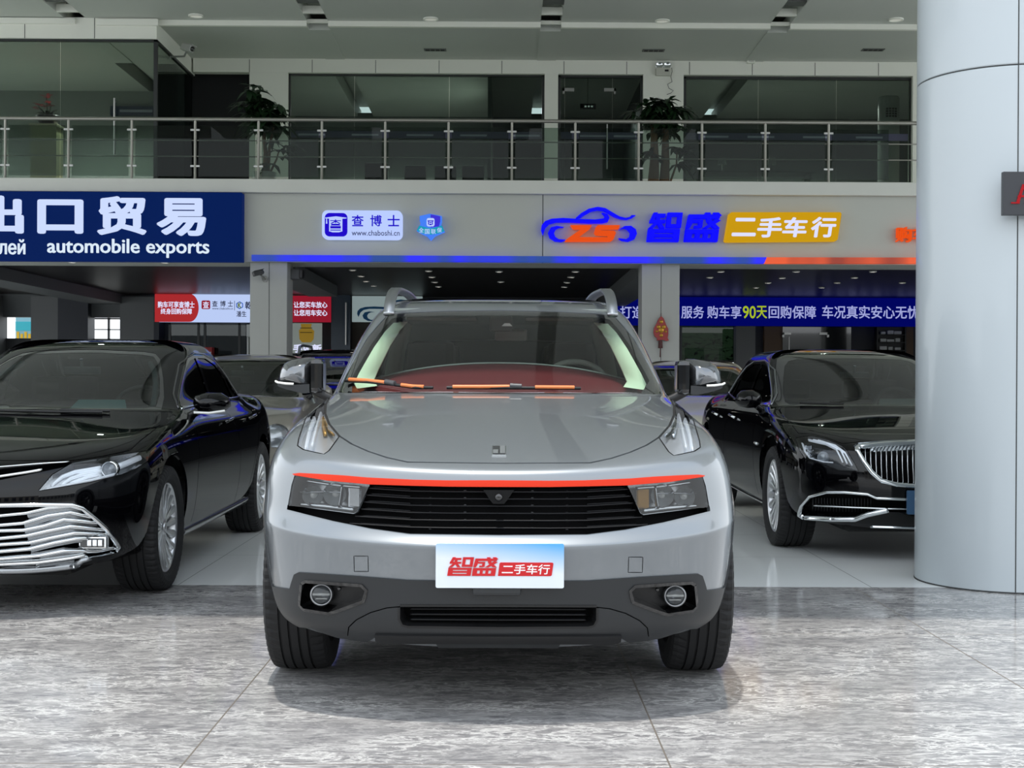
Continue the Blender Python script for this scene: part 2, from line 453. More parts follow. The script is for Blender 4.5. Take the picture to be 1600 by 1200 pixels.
# ------------------------------------------------------------------ wheels
RUBBER = mat('tyre_rubber', (26, 26, 27), .75, bump=.2, bscale=300)
RIM = mat('polished_alloy', (208, 210, 212), .3, .85)
RIMD = mat('dark_alloy', (60, 62, 64), .3, .9)
BLACKP = mat('black_plastic', (18, 18, 19), .45)
BLACKG = mat('gloss_black', (8, 8, 9), .08, coat=1)
CHROME = mat('chrome', (225, 228, 230), .07, 1.0)
STEEL = mat('brushed_steel', (165, 165, 162), .3, 1.0)
def wheel(parent, x, y, R, width, rimR, side, style='multi', nsp=10, rim=None, drop=0.0):
    """one road wheel: alloy rim as the part, tyre, brake disc and centre cap as its sub-parts; side=+1 faces +x"""
    rim = rim or RIM
    W2 = width / 2; mb = MB(); n = 168
    # tyre with circumferential grooves and cut shoulder blocks
    prof = [(rimR, -W2 * .78), (rimR + .02, -W2 * .95), (rimR + (R - rimR) * .5, -W2 * 1.04), (R - .022, -W2 * 1.0), (R - .008, -W2 * .92), (R - .003, -W2 * .78)]
    g = .0045
    for gx in (-.46, -.16, .16, .46):
        prof += [(R, W2 * gx - g), (R - .008, W2 * gx - g * .8), (R - .008, W2 * gx + g * .8), (R, W2 * gx + g)]
    prof += [(R - .003, W2 * .78), (R - .008, W2 * .92), (R - .022, W2 * 1.0), (rimR + (R - rimR) * .5, W2 * 1.04), (rimR + .02, W2 * .95), (rimR, W2 * .78)]
    vs = []; k = len(prof)
    for i in range(n):
        th = 2 * math.pi * i / n
        for q, (r, h) in enumerate(prof):
            hh = h / W2
            if i % 3 == 0 and r > R - .024 and abs(hh) > .5: r -= .006
            vs.append((h, r * math.cos(th), r * math.sin(th)))
    fs = [(i * k + q, ((i + 1) % n) * k + q, ((i + 1) % n) * k + q + 1, i * k + q + 1) for i in range(n) for q in range(k - 1)]
    tb = MB().add(vs, fs, False)
    M = Matrix.Translation((x, y, R - drop))
    # rim barrel, lip and spokes (outer face towards +x, then mirrored)
    o = W2 * .80
    mb.lathe([(rimR * .93, -W2 * .8), (rimR * .93, o * .5), (rimR * .965, o * .9), (rimR * .985, o + .004), (rimR * 1.01, o + .002), (rimR * 1.01, o * .8)], 'x', 64)
    mb.lathe([(rimR * .2, o * .55), (rimR * .2, o * .82), (rimR * .16, o * .9), (.001, o * .92)], 'x', 32)
    for s_ in range(nsp):
        a0 = 2 * math.pi * s_ / nsp
        offs = (-.11, .11) if style == 'twin' else (0,)
        for da in offs:
            w0, w1 = (rimR * .055, rimR * .075) if style != 'multi' else (rimR * .042, rimR * .095)
            ring = []
            for rr, wd, h, dep, tw in ((.14, w0, o * .85, .03, 0), (.45, w0 * .9, o * .80, .028, .3), (.75, w1 * .9, o * .86, .024, .7), (.97, w1, o * .97, .02, 1)):
                a = a0 + da * tw * 1.3 + (0 if style != 'multi' else .05 * tw)
                ca, sa = math.cos(a), math.sin(a); r = rr * rimR
                for q, (hx, sd) in enumerate(((h - dep, -1), (h - .006, -1), (h, -.45), (h, .45), (h - .006, 1), (h - dep, 1))):
                    ring.append((hx, r * ca - sd * wd * sa, r * sa + sd * wd * ca))
            fs = [(i * 6 + q, i * 6 + q + 1, (i + 1) * 6 + q + 1, (i + 1) * 6 + q) for i in range(3) for q in range(5)]
            mb.add(ring, fs)
    S = Matrix.Rotation(0 if side > 0 else math.pi, 4, 'Z')
    w = mb.build('wheel', rim, parent); w.matrix_local = M @ S
    tb.build('tire', RUBBER, w)
    MB().lathe([(rimR * .3, -.01), (rimR * .78, -.01), (rimR * .78, .012), (rimR * .3, .012)], 'x', 40).build('brake_disc', STEEL, w)
    MB().lathe([(rimR * .9, -W2 * .5), (.02, -W2 * .5)], 'x', 24).build('wheel_back', BLACKP, w)
    MB().lathe([(rimR * .11, o * .86), (rimR * .11, o * .96), (rimR * .08, o * 1.0), (.001, o * 1.0)], 'x', 24).build('center_cap', rim, w)
    return w
# ------------------------------------------------------------------ floors
def struct(o, label=None):
    o['kind'] = 'structure'
    if label: o['label'] = label
    return o
def floor_material(name, base, dark, light, streak, rough, xs, ys, seam, sw, white=False):
    m = bpy.data.materials.new(name); m.use_nodes = True; N, L = m.node_tree.nodes, m.node_tree.links; b = N['Principled BSDF']
    tc_ = N.new('ShaderNodeTexCoord'); sep = N.new('ShaderNodeSeparateXYZ'); L.new(tc_.outputs['Object'], sep.inputs[0])
    def math_(op, a, b_=None, c=None):
        n = N.new('ShaderNodeMath'); n.operation = op
        for i, q in enumerate((a, b_, c)):
            if q is None: continue
            if isinstance(q, (int, float)): n.inputs[i].default_value = q
            else: L.new(q, n.inputs[i])
        return n.outputs[0]
    col = None
    if streak:
        mp = N.new('ShaderNodeMapping'); mp.inputs['Rotation'].default_value = (0, 0, math.radians(-16)); mp.inputs['Scale'].default_value = (1.0, 2.6, 1)
        L.new(tc_.outputs['Object'], mp.inputs[0])
        w = N.new('ShaderNodeTexNoise'); w.inputs['Scale'].default_value = 5.0; w.inputs['Detail'].default_value = 10; w.inputs['Roughness'].default_value = .66; w.inputs['Distortion'].default_value = 1.6
        L.new(mp.outputs[0], w.inputs['Vector'])
        r1 = N.new('ShaderNodeValToRGB'); e = r1.color_ramp.elements; e[0].position = .28; e[0].color = (*lin(dark), 1); e[1].position = .72; e[1].color = (*lin(light), 1)
        q = e.new(.5); q.color = (*lin(base), 1); L.new(w.outputs[0], r1.inputs[0])
        def veins(scale, width, dist, seed):
            n2 = N.new('ShaderNodeTexNoise'); n2.noise_dimensions = '4D'; n2.inputs['W'].default_value = seed; n2.inputs['Scale'].default_value = scale; n2.inputs['Detail'].default_value = 8; n2.inputs['Roughness'].default_value = .6; n2.inputs['Distortion'].default_value = dist
            L.new(mp.outputs[0], n2.inputs['Vector']); v = math_('ABSOLUTE', math_('SUBTRACT', n2.outputs[0], .5)); return math_('MAXIMUM', math_('SUBTRACT', 1, math_('MULTIPLY', v, width)), 0)
        v = math_('MAXIMUM', math_('MULTIPLY', veins(3.6, 44, 1.0, 0), 1.0), math_('MULTIPLY', veins(8.0, 24, .8, 4), .8))
        n3 = N.new('ShaderNodeTexNoise'); n3.inputs['Scale'].default_value = 1.7; n3.inputs['Detail'].default_value = 4; L.new(mp.outputs[0], n3.inputs['Vector'])
        v = math_('MULTIPLY', v, math_('MINIMUM', math_('MAXIMUM', math_('MULTIPLY_ADD', n3.outputs[0], 4.5, -1.6), .3), 1))
        mxv = N.new('ShaderNodeMix'); mxv.data_type = 'RGBA'; dv = math_('MULTIPLY', veins(3.0, 20, 1.6, 9), .55); mxd = N.new('ShaderNodeMix'); mxd.data_type = 'RGBA'; L.new(dv, mxd.inputs['Factor']); L.new(r1.outputs[0], mxd.inputs['A']); mxd.inputs['B'].default_value = (*lin((108, 107, 110)), 1)
        L.new(math_('MULTIPLY', v, .9), mxv.inputs['Factor']); L.new(mxd.outputs['Result'], mxv.inputs['A']); mxv.inputs['B'].default_value = (*lin((220, 218, 214)), 1)
        col = mxv.outputs['Result']
    else:
        n2 = N.new('ShaderNodeTexNoise'); n2.inputs['Scale'].default_value = .8; L.new(tc_.outputs['Object'], n2.inputs['Vector'])
        r1 = N.new('ShaderNodeValToRGB'); e = r1.color_ramp.elements; e[0].position = .3; e[0].color = (*lin(dark), 1); e[1].position = .7; e[1].color = (*lin(light), 1); L.new(n2.outputs[0], r1.inputs[0]); col = r1.outputs[0]
    seamv = None
    for axis, (o0, step) in (('X', xs), ('Y', ys)):
        f = math_('FRACT', math_('DIVIDE', math_('SUBTRACT', sep.outputs[axis], o0 - sw / 2), step)); s_ = math_('LESS_THAN', f, sw / step)
        seamv = s_ if seamv is None else math_('MAXIMUM', seamv, s_)
    mxs = N.new('ShaderNodeMix'); mxs.data_type = 'RGBA'; L.new(seamv, mxs.inputs['Factor']); L.new(col, mxs.inputs['A']); mxs.inputs['B'].default_value = (*lin(seam), 1)
    L.new(mxs.outputs['Result'], b.inputs['Base Color']); b.inputs['Roughness'].default_value = rough
    L.new(math_('MULTIPLY_ADD', seamv, .5, rough), b.inputs['Roughness'])
    b.inputs['Specular IOR Level'].default_value = .4 if streak else .12
    return m
EDGE = 7.505
MARBLE = floor_material('grey_marble_tile', (148, 146, 145), (104, 103, 105), (178, 176, 174), True, .10, (-.941, 1.437), (4.03, 2.095), (105, 98, 90), .006)
WTILE = floor_material('white_gloss_tile', (234, 236, 235), (230, 233, 232), (238, 239, 238), False, .07, (-1.784, 1.272), (EDGE, 1.272), (120, 120, 118), .006)
struct(MB().box(-30, 30, -40, EDGE, -.2, 0).build('floor', MARBLE))
struct(MB().box(-30, 30, EDGE, 31.0, -.2, 0.0005).build('floor', WTILE))
struct(MB().box(-120, 120, -120, -40, -.25, -.02).build('ground', mat('street_asphalt', (118, 118, 118), .8, vary=.15)))
struct(MB().box(-60, 60, 31.0, 90, -.25, -.02).build('ground', mat('street_paving', (150, 150, 146), .8, vary=.15)))

# low buildings and trees across the street, behind the camera: what the cars and panes mirror
for i, (x0, x1, h) in enumerate(((-90, -52, 6.5), (-50, -22, 5.0), (-20, 14, 7.0), (16, 44, 5.5), (46, 95, 6.5))):
    o = struct(MB().box(x0, x1, -76, -66, -.2, h).build('street_building', mat('street_render_%d' % (i % 3), ((150, 150, 146), (128, 132, 134), (168, 162, 152))[i % 3], .8)))
    mb = MB()
    for k in range(int((x1 - x0) / 3.2)): mb.box(x0 + .8 + 3.2 * k, x0 + 2.6 + 3.2 * k, -66.02, -65.98, .9, h - 1.4)
    mb.build('window_row', mat('street_glazing', (52, 58, 62), .2), o)
# ------------------------------------------------------------------ big pillar on the right
PILC, PILR = (2.872, 7.78), .5
PILM = mat('white_lacquered_cladding', (188, 196, 200), .3, coat=.3, vary=.04, vscale=.7)
zs_ = 2.836
mb = MB(); prof = [(PILR, 0), (PILR, zs_ - .012), (PILR, zs_ - .004), (PILR - .006, zs_ - .004), (PILR - .006, zs_ + .004), (PILR, zs_ + .004), (PILR, zs_ + .012), (PILR, 7.3)]
mb.lathe(prof, 'z', 96, (*PILC, 0)); pil = struct(mb.build('pillar', PILM))
dk = mat('joint_dark', (60, 62, 62), .7)
mb = MB()
ang = math.atan2(-1, .06); mb.box(-.003, .003, PILR - .004, PILR + .001, .0, 7.3, 0, Matrix.Translation((*PILC, 0)) @ Matrix.Rotation(2.891, 4, 'Z'))
mb.lathe([(PILR - .004, zs_ - .004), (PILR - .004, zs_ + .004)], 'z', 96, (*PILC, 0)); mb.lathe([(PILR + .001, 0), (PILR + .003, .0), (PILR + .003, .006), (PILR, .008)], 'z', 96, (*PILC, 0))
mb.build('panel_joint', dk, pil)
a = at(1568, 268, 7.2); c = at(1568, 336, 7.2)
mb = MB(); mb.box(0, .36, 0, .035, c.z, a.z, .003); mb.box(.08, .3, .03, .12, c.z + .06, a.z - .06); asg = mb.build('sign_board', mat('sign_dark_grey', (48, 50, 55), .4)); asg.location = (a.x, 7.2, 0)
tag(asg, 'dark grey sign board with a red letter A on the white pillar', 'sign')
px_ = 7.2 / F_PX; mb = MB(); f_ = lambda p: ((p[0] - 1568) * px_, c.z + (336 - p[1]) * px_)
for p in ([(1592, 318), (1588, 316), (1597.5, 288), (1601, 288)], [(1597, 288), (1601.5, 288), (1613, 316), (1607, 316)], [(1591, 305), (1607, 305), (1608, 308), (1590, 308)], [(1580, 318), (1593, 318), (1593, 316), (1580, 316)], [(1601, 318), (1617, 318), (1617, 316), (1601, 316)]):
    mb.prism([f_(q) for q in p], 'y', -.008, .001)
mb.build('sign_lettering', emat('red_letter', (235, 50, 60), .5), asg)

# ------------------------------------------------------------------ ground-floor front
YF = 20.5
FASC = mat('grey_fascia_panel', (176, 178, 170), .5, vary=.03, vscale=.5)
CONC = mat('painted_slab_edge', (198, 199, 191), .6, vary=.06, vscale=2)
COLM = mat('grey_column_cladding', (158, 159, 154), .5)
CEILU = mat('upper_ceiling_panel', (196, 199, 192), .55, vary=.04, vscale=.6)
LTRIM = mat('pale_trim_panel', (238, 239, 228), .55)
Xf = lambda x, Y=YF: at(x, 592, Y).x
Zf = lambda y, Y=YF, x=787: at(x, y, Y).z
zb, zt = Zf(411), Zf(304)
w = struct(MB().box(-14, 14, YF, YF + .9, zb, zt).build('wall_front', FASC))
mb = MB()
for x in (380, 847, 1440): mb.box(Xf(x) - .006, Xf(x) + .006, YF - .002, YF + .01, zb, zt)
mb.build('panel_joint', dk, w)
zs2 = Zf(283)
struct(MB().box(-14, 14, YF - .10, 26.2, zt, zs2, .012).build('balcony_slab', CONC))
for x0, x1 in ((389, 447), (1003, 1062)):
    o = MB().box(Xf(x0), Xf(x1), YF + .06, YF + .62, 0, zb, .006).build('column', COLM); struct(o)
    MB().box(Xf(x0 + 30) - .004, Xf(x0 + 30) + .004, YF + .057, YF + .07, 0, zb).build('panel_joint', dk, o)
# soffit beams and the dark slatted ceiling behind the fascia
ZC = 2.95
SLAT = bpy.data.materials.new('dark_slat_ceiling'); SLAT.use_nodes = True
N_, L_ = SLAT.node_tree.nodes, SLAT.node_tree.links; b_ = N_['Principled BSDF']; b_.inputs['Roughness'].default_value = .35
t_ = N_.new('ShaderNodeTexCoord'); w_ = N_.new('ShaderNodeTexWave'); w_.bands_direction = 'Y'; w_.inputs['Scale'].default_value = 1.6; w_.inputs['Distortion'].default_value = 0
L_.new(t_.outputs['Object'], w_.inputs['Vector']); r_ = N_.new('ShaderNodeValToRGB'); r_.color_ramp.elements[0].color = (*lin((8, 7, 8)), 1); r_.color_ramp.elements[1].color = (*lin((26, 22, 22)), 1); r_.color_ramp.elements[0].position = .1; r_.color_ramp.elements[1].position = .35
L_.new(w_.outputs[0], r_.inputs[0]); L_.new(r_.outputs[0], b_.inputs['Base Color']); b_.inputs['Specular IOR Level'].default_value = .15
struct(MB().box(-14, 14, YF + .9, 31, ZC, ZC + .2).build('ceiling', SLAT))
BEAM = mat('grey_beam_paint', (92, 95, 95), .6)
for x0, x1 in ((-3.83, -3.27), (2.08, 2.65), (-9.0, -8.3)):
    struct(MB().box(x0, x1, YF + .9, 26.8 if x0 == -3.83 else 30.5, 2.74, ZC + .01).build('beam', BEAM))
struct(MB().box(-14, -3.5, 29.95, 30.2, 2.45, ZC).build('beam', BEAM))
# back of the ground floor
YB = 30.0
BACKW = mat('dark_back_wall', (44, 46, 48), .6)
GREYP = mat('mid_grey_pier', (104, 106, 106), .6); DKB = mat('blue_black_panel', (38, 41, 50), .5)
def back(name, x0, x1, y0, y1, m, Y=YB, d=.15):
    return struct(MB().box(Xf(x0, Y), Xf(x1, Y), Y, Y + d, Zf(y1, Y) if y1 < 650 else 0, Zf(y0, Y)).build(name, m))
back('wall_back', 240, 392, 455, 700, BACKW, 30.3); back('wall_back', 392, 1062, 440, 700, BACKW, 30.3); back('wall_back', 1150, 1800, 440, 700, BACKW, 30.3); back('wall_back', 1062, 1150, 440, 508, BACKW, 30.3); back('wall_back', 1062, 1150, 566, 700, BACKW, 30.3)
for x0, x1, m in ((48, 90, GREYP), (90, 137, DKB), (187, 240, GREYP), (240, 248, DKB), (-60, -2, GREYP)): back('pier', x0, x1, 466, 700, m, YB - .3, .5)
back('wall_back', -700, 262, 532, 700, BACKW, YB + .1)
WHT = mat('white_render', (225, 226, 222), .7); STEELF = mat('dark_window_frame', (70, 72, 70), .5)
o = struct(MB().box(-34, -18, 52, 60, 0, 2.4).build('outbuilding', WHT)); mb = MB()
for k in range(5): mb.box(-33 + 3 * k, -32.9 + 3 * k, 51.96, 52, 0, 2.4)
mb.box(-34, -18, 51.96, 52, 1.6, 1.66); mb.build('wall_joint', STEELF, o)
mb = MB(); mb.box(Xf(24, 36), Xf(50, 36), 36, 36.08, Zf(534, 36), Zf(481, 36)); bb = mb.build('advert_board', mat('sky_blue_print', (150, 200, 215), .5)); mb = MB(); mb.box(Xf(24, 36), Xf(50, 36), 35.99, 36, Zf(520, 36), Zf(506, 36)); mb.build('print_band', mat('turquoise_print', (60, 190, 205), .5), bb)
mb = MB()
for k in range(4): mb.box(Xf(26 + k * 6, 36), Xf(30 + k * 6, 36), 35.985, 35.995, Zf(533, 36), Zf(522 + (k % 2) * 3, 36))
mb.build('print_lettering', mat('yellow_print', (240, 190, 40), .5), bb)
mb = MB(); mb.box(Xf(24, 36), Xf(26, 36), 36.0, 36.08, 0, 1.5); mb.box(Xf(48, 36), Xf(50, 36), 36, 36.08, 0, 1.5); mb.build('board_post', STEELF, bb)
tag(bb, 'pale blue and turquoise advert board outside, seen through the far left opening', 'advert board')
mb = MB(); mb.box(Xf(2, 30.2), Xf(11, 30.2), 29.5, 29.6, Zf(526, 30), Zf(485, 30)); sb = mb.build('vertical_sign', mat('sign_black', (22, 20, 18), .5)); mb = MB()
for k in range(5): mb.box(Xf(4, 30.2), Xf(9, 30.2), 29.49, 29.5, Zf(492 + 7 * k, 30), Zf(488 + 7 * k, 30))
mb.build('sign_lettering', mat('cream_print', (205, 195, 165), .5), sb)
mb = MB(); mb.box(Xf(2, 30.2), Xf(11, 30.2), 29.55, 29.6, Zf(485, 30), 2.5); mb.build('sign_bracket', STEELF, sb)
tag(sb, 'narrow black vertical sign hanging at the far left edge', 'sign')
mb = MB(); mb.box(Xf(180, 30), Xf(190, 30), 31.0, 31.3, 0, Zf(503, 30)); rb = mb.build('roll_up_banner', mat('violet_print', (52, 40, 92), .5)); mb = MB(); mb.box(Xf(180, 30), Xf(190, 30), 30.98, 31.0, Zf(511, 30), Zf(506, 30)); mb.build('banner_stripe', mat('orange_print', (225, 95, 40), .5), rb)
tag(rb, 'violet upright banner with an orange stripe in the bright opening behind the black sedan', 'banner')
mb = MB()
for x in (157,): mb.box(Xf(x - 1.2, 31), Xf(x + 1.2, 31), 31.6, 31.7, 0, 2.9)
mb.box(Xf(130, 31), Xf(192, 31), 31.6, 31.7, Zf(517, 31), Zf(515.5, 31)); mb.box(Xf(130, 31), Xf(192, 31), 31.6, 31.7, Zf(500, 31), Zf(498, 31)); struct(mb.build('trim_1', STEELF))

# ------------------------------------------------------------------ upper storey
ZU, ZU2, YS, YW = 7.19, 7.10, 23.2, 25.6
slots = [(-7.43, -7.07), (-3.36, -3.0), (.60, .95), (4.50, 4.84)]
xs0 = -14; k = 0
edges_ = [-14] + [q for s_ in slots for q in s_] + [14]
for i in range(0, len(edges_), 2):
    struct(MB().box(edges_[i], edges_[i + 1], 6.3, YS, ZU, ZU + .3).build('ceiling', CEILU))
    struct(MB().box(edges_[i], edges_[i + 1], YS + .01, 32, ZU2 + .02, ZU2 + .3).build('ceiling', CEILU))
    struct(MB().box(edges_[i], edges_[i + 1], YS - .05, YS + .04, ZU2, ZU + .005, .004).build('trim_2', LTRIM))
struct(MB().box(-14, 14, 6.3, 32, ZU + .30, ZU + .5).build('ceiling', CEILU))
for x0, x1 in slots:
    struct(MB().box(x0, x1, 21.9, 22.15, ZU + .02, ZU + .30).build('trim_3', mat('slot_cross_grey', (95, 97, 94), .6)))
    struct(MB().box(x0, x1, 22.65, 22.72, ZU + .0, ZU + .12).build('trim_3', LTRIM)); struct(MB().box(x0, x1, YS + .25, 26, ZU2 + .01, ZU2 + .2).build('ceiling', CEILU))
    struct(MB().box(x0, x1, YS, YS + .05, ZU2 + .07, ZU + .04).build('trim_3', LTRIM))
zh = Zf(115, YW)
hd = struct(MB().box(Xf(300, YW), 14, YW, YW + .2, zh, ZU2 + .03).build('wall_upper', LTRIM)); mb = MB()
for x in (388, 486, 585, 684, 782, 879, 977, 1075, 1173, 1271, 1370): mb.box(Xf(x, YW) - .005, Xf(x, YW) + .005, YW - .003, YW + .01, zh, ZU2)
mb.build('panel_joint', dk, hd)
for x0, x1 in ((388, 448), (849, 870), (1003, 1066), (1424, 1445)):
    struct(MB().box(Xf(x0, YW), Xf(x1, YW), YW, YW + .3, zs2, zh, .004).build('column', LTRIM))
# upstairs rooms
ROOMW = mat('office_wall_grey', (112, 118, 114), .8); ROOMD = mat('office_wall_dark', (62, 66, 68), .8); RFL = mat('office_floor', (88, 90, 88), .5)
struct(MB().box(-14, 14, 26.2, 32, zt, zs2).build('floor', RFL))
struct(MB().box(-14, 14, 31.2, 31.5, zs2, 7.2).build('wall_back', ROOMW))
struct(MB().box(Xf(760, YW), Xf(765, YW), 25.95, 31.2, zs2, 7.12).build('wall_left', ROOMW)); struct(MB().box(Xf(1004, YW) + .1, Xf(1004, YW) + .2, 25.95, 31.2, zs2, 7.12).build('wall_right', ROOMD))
struct(MB().box(Xf(300, YW) - .8, Xf(448, YW) - .3, 26.1, 26.3, zs2, 7.12).build('wall_back', mat('painted_passage_shade', (24, 25, 28), .7)))  # passage is open; its shade is put into this panel's near-black colour
PANE = glass_mat('window_pane', (186, 196, 192), .35); FRAME = mat('dark_aluminium_frame', (58, 60, 60), .4, .5)
def glazing(n, x0, x1, y0, y1, Y, cuts, kind='window'):
    o = MB()
    X0, X1, Z0, Z1 = Xf(x0, Y), Xf(x1, Y), zs2, Zf(y0, Y)
    for a_, b_ in ((X0, X0 + .05), (X1 - .05, X1)): o.box(a_, b_, Y, Y + .08, Z0, Z1)
    o.box(X0, X1, Y, Y + .08, Z0, Z0 + .05); o.box(X0, X1, Y, Y + .08, Z1 - .04, Z1)
    f = struct(o.build(f'{kind}_{n}', FRAME)); px = [X0 + .05] + [Xf(c_, Y) for c_ in cuts] + [X1 - .05]
    for a_, b_ in zip(px[:-1], px[1:]): MB().box(a_ + .004, b_ - .004, Y + .03, Y + .04, Z0 + .05, Z1 - .04).build('pane', PANE, f)
    return f
g1 = glazing(1, 448, 849, 116, 283, YW + .1, (552, 700)); g2 = glazing(2, 1066, 1424, 118, 283, YW + .1, (1183, 1305))
d1 = glazing(1, 870, 1003, 117, 283, YW + .1, (880.5, 955), 'door')
Yd = YW + .1
mb = MB()
for xa, xb in ((877, 895), (942, 960)): mb.box(Xf(xa, Yd), Xf(xb, Yd), Yd - .01, Yd + .06, Zf(142, Yd), Zf(137, Yd))
mb.box(Xf(877, Yd), Xf(880, Yd), Yd - .01, Yd + .06, Zf(146, Yd), Zf(137, Yd)); mb.box(Xf(957, Yd), Xf(960, Yd), Yd - .01, Yd + .06, Zf(146, Yd), Zf(137, Yd)); mb.build('door_fitting', STEEL, d1)
mb = MB(); x = Xf(946.5, Yd); mb.tube([(x, Yd - .06, Zf(264, Yd)), (x, Yd - .06, Zf(194, Yd))], .014, 10); mb.box(x - .008, x + .008, Yd - .06, Yd + .03, Zf(200, Yd), Zf(198, Yd)); mb.box(x - .008, x + .008, Yd - .06, Yd + .03, Zf(258, Yd), Zf(256, Yd)); mb.build('door_handle', STEEL, d1)
mb = MB(); mb.box(Xf(907, Yd), Xf(932, Yd), Yd + .5, Yd + .56, Zf(161, Yd), Zf(153, Yd)); ex = mb.build('exit_sign', BLACKP); mb = MB()
for k in range(3): mb.box(Xf(914 + 5 * k, Yd), Xf(917 + 5 * k, Yd), Yd + .49, Yd + .5, Zf(158.5, Yd), Zf(156, Yd))
mb.build('sign_lettering', emat('pale_sign_light', (220, 235, 225), .6), ex); mb = MB(); mb.tube([(Xf(919, Yd), Yd + .53, Zf(153, Yd)), (Xf(919, Yd), Yd + .53, 7.12)], .008, 6); mb.build('sign_rod', STEEL, ex)
tag(ex, 'small black hanging sign behind the upstairs glass door', 'sign')
# frosted band on the panes
BAND = mat('violet_grey_film', (62, 64, 88), .5); DASH = mat('pale_film_print', (150, 154, 168), .5)
for par, x0, x1, dashes in ((g1, 452, 845, (463, 547, 633, 717, 800)), (d1, 872, 1000, (905, 958)), (g2, 1070, 1420, (1096, 1168, 1255, 1338))):
    mb = MB(); mb.box(Xf(x0, YW), Xf(x1, YW), YW + .122, YW + .126, Zf(215, YW), Zf(204, YW)); bnd = mb.build('pane_film', BAND, par); mb = MB()
    for q in dashes: mb.box(Xf(q, YW), Xf(q + 42, YW), YW + .119, YW + .122, Zf(211.5, YW), Zf(208.5, YW))
    mb.build('film_print', DASH, bnd)
# glass room on the left
YG = 23.06; zg = Zf(64, YG); xg = Xf(243, YG)
gr = struct(MB().box(-14, xg, YG, YG + .2, zg, ZU2 + .1).build('wall_left', LTRIM)); mb = MB()
for x in (37, 146): mb.box(Xf(x, YG) - .005, Xf(x, YG) + .005, YG - .003, YG + .01, zg, ZU2 + .1)
mb.build('panel_joint', dk, gr)
for xa, xb, ya, yb in ((-60, 117, 33, 42), (150, 246, 34, 44)): MB().box(Xf(xa, YG), Xf(xb, YG), YG - .05, YG, Zf(yb, YG), Zf(ya, YG), .005).build('cable_cover', LTRIM, gr)
struct(MB().box(xg - .12, xg, YG + .2, YW + .3, zg, ZU2 + .1).build('wall_left', LTRIM))
g3 = MB(); g3.box(xg - .06, xg, YG + .04, YG + .10, zs2, zg); g3.box(-14, xg, YG + .04, YG + .1, zg - .04, zg); g3.box(xg - .06, xg, YG + .1, YW + .2, zg - .04, zg); g3.box(-14, xg, YG + .04, YG + .1, zs2, zs2 + .05)
g3 = struct(g3.build('window_3', FRAME))
for a_, b_ in ((-14, Xf(-60, YG)), (Xf(-60, YG), Xf(91, YG)), (Xf(91, YG), xg - .06)): MB().box(a_ + .004, b_ - .004, YG + .06, YG + .07, zs2 + .05, zg - .04).build('pane', PANE, g3)
MB().box(xg - .035, xg - .025, YG + .1, YW + .2, zs2, zg - .04).build('pane', PANE, g3)
mb = MB(); x = Xf(178, YG); mb.tube([(x, YG - .02, Zf(245, YG)), (x, YG - .02, Zf(157, YG))], .018, 10); mb.box(x - .01, x + .01, YG - .02, YG + .06, Zf(162, YG), Zf(160, YG)); mb.box(x - .01, x + .01, YG - .02, YG + .06, Zf(240, YG), Zf(238, YG)); mb.build('door_handle', STEEL, g3)
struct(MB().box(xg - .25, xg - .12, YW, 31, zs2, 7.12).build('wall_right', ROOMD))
struct(MB().box(-14, xg - .2, 28.6, 28.8, zs2, 7.12).build('wall_back', mat('reception_wall', (128, 134, 128), .8)))
struct(MB().box(xg - .9, xg - .55, 28.2, 28.6, zs2, 6.4).build('trim_4', mat('red_brown_panel', (88, 50, 38), .5)))

for i, (x, y, e_) in enumerate(((-1.0, 28.4, 110), (-3.0, 28.4, 110), (1.7, 28.4, 40), (4.6, 28.4, 80), (6.8, 28.4, 80), (-8.0, 26.3, 120), (-11.6, 26.3, 90))):
    ld = bpy.data.lights.new('office_ceiling_light', 'SPOT'); ld.energy = e_ * 8; ld.spot_size = math.radians(150); ld.spot_blend = .6; ld.shadow_soft_size = .07; ld.color = (1, .97, .92); lo = bpy.data.objects.new('office_ceiling_light', ld); COL.objects.link(lo); lo.location = (x, y, 7.05)

# the front carries on to the right behind the white pillar
struct(MB().box(Xf(1445, YW), 14, YW + .02, YW + .3, zs2, zh).build('wall_upper', CEILU))
struct(MB().box(13.6, 14, YF + .9, 31, 0, ZC).build('wall_right', BACKW)); struct(MB().box(13.6, 14, YW, 31.5, zs2, 7.1).build('wall_right', LTRIM))
struct(MB().box(9.2, 9.8, YF + .06, YF + .62, 0, zb, .006).build('column', COLM))
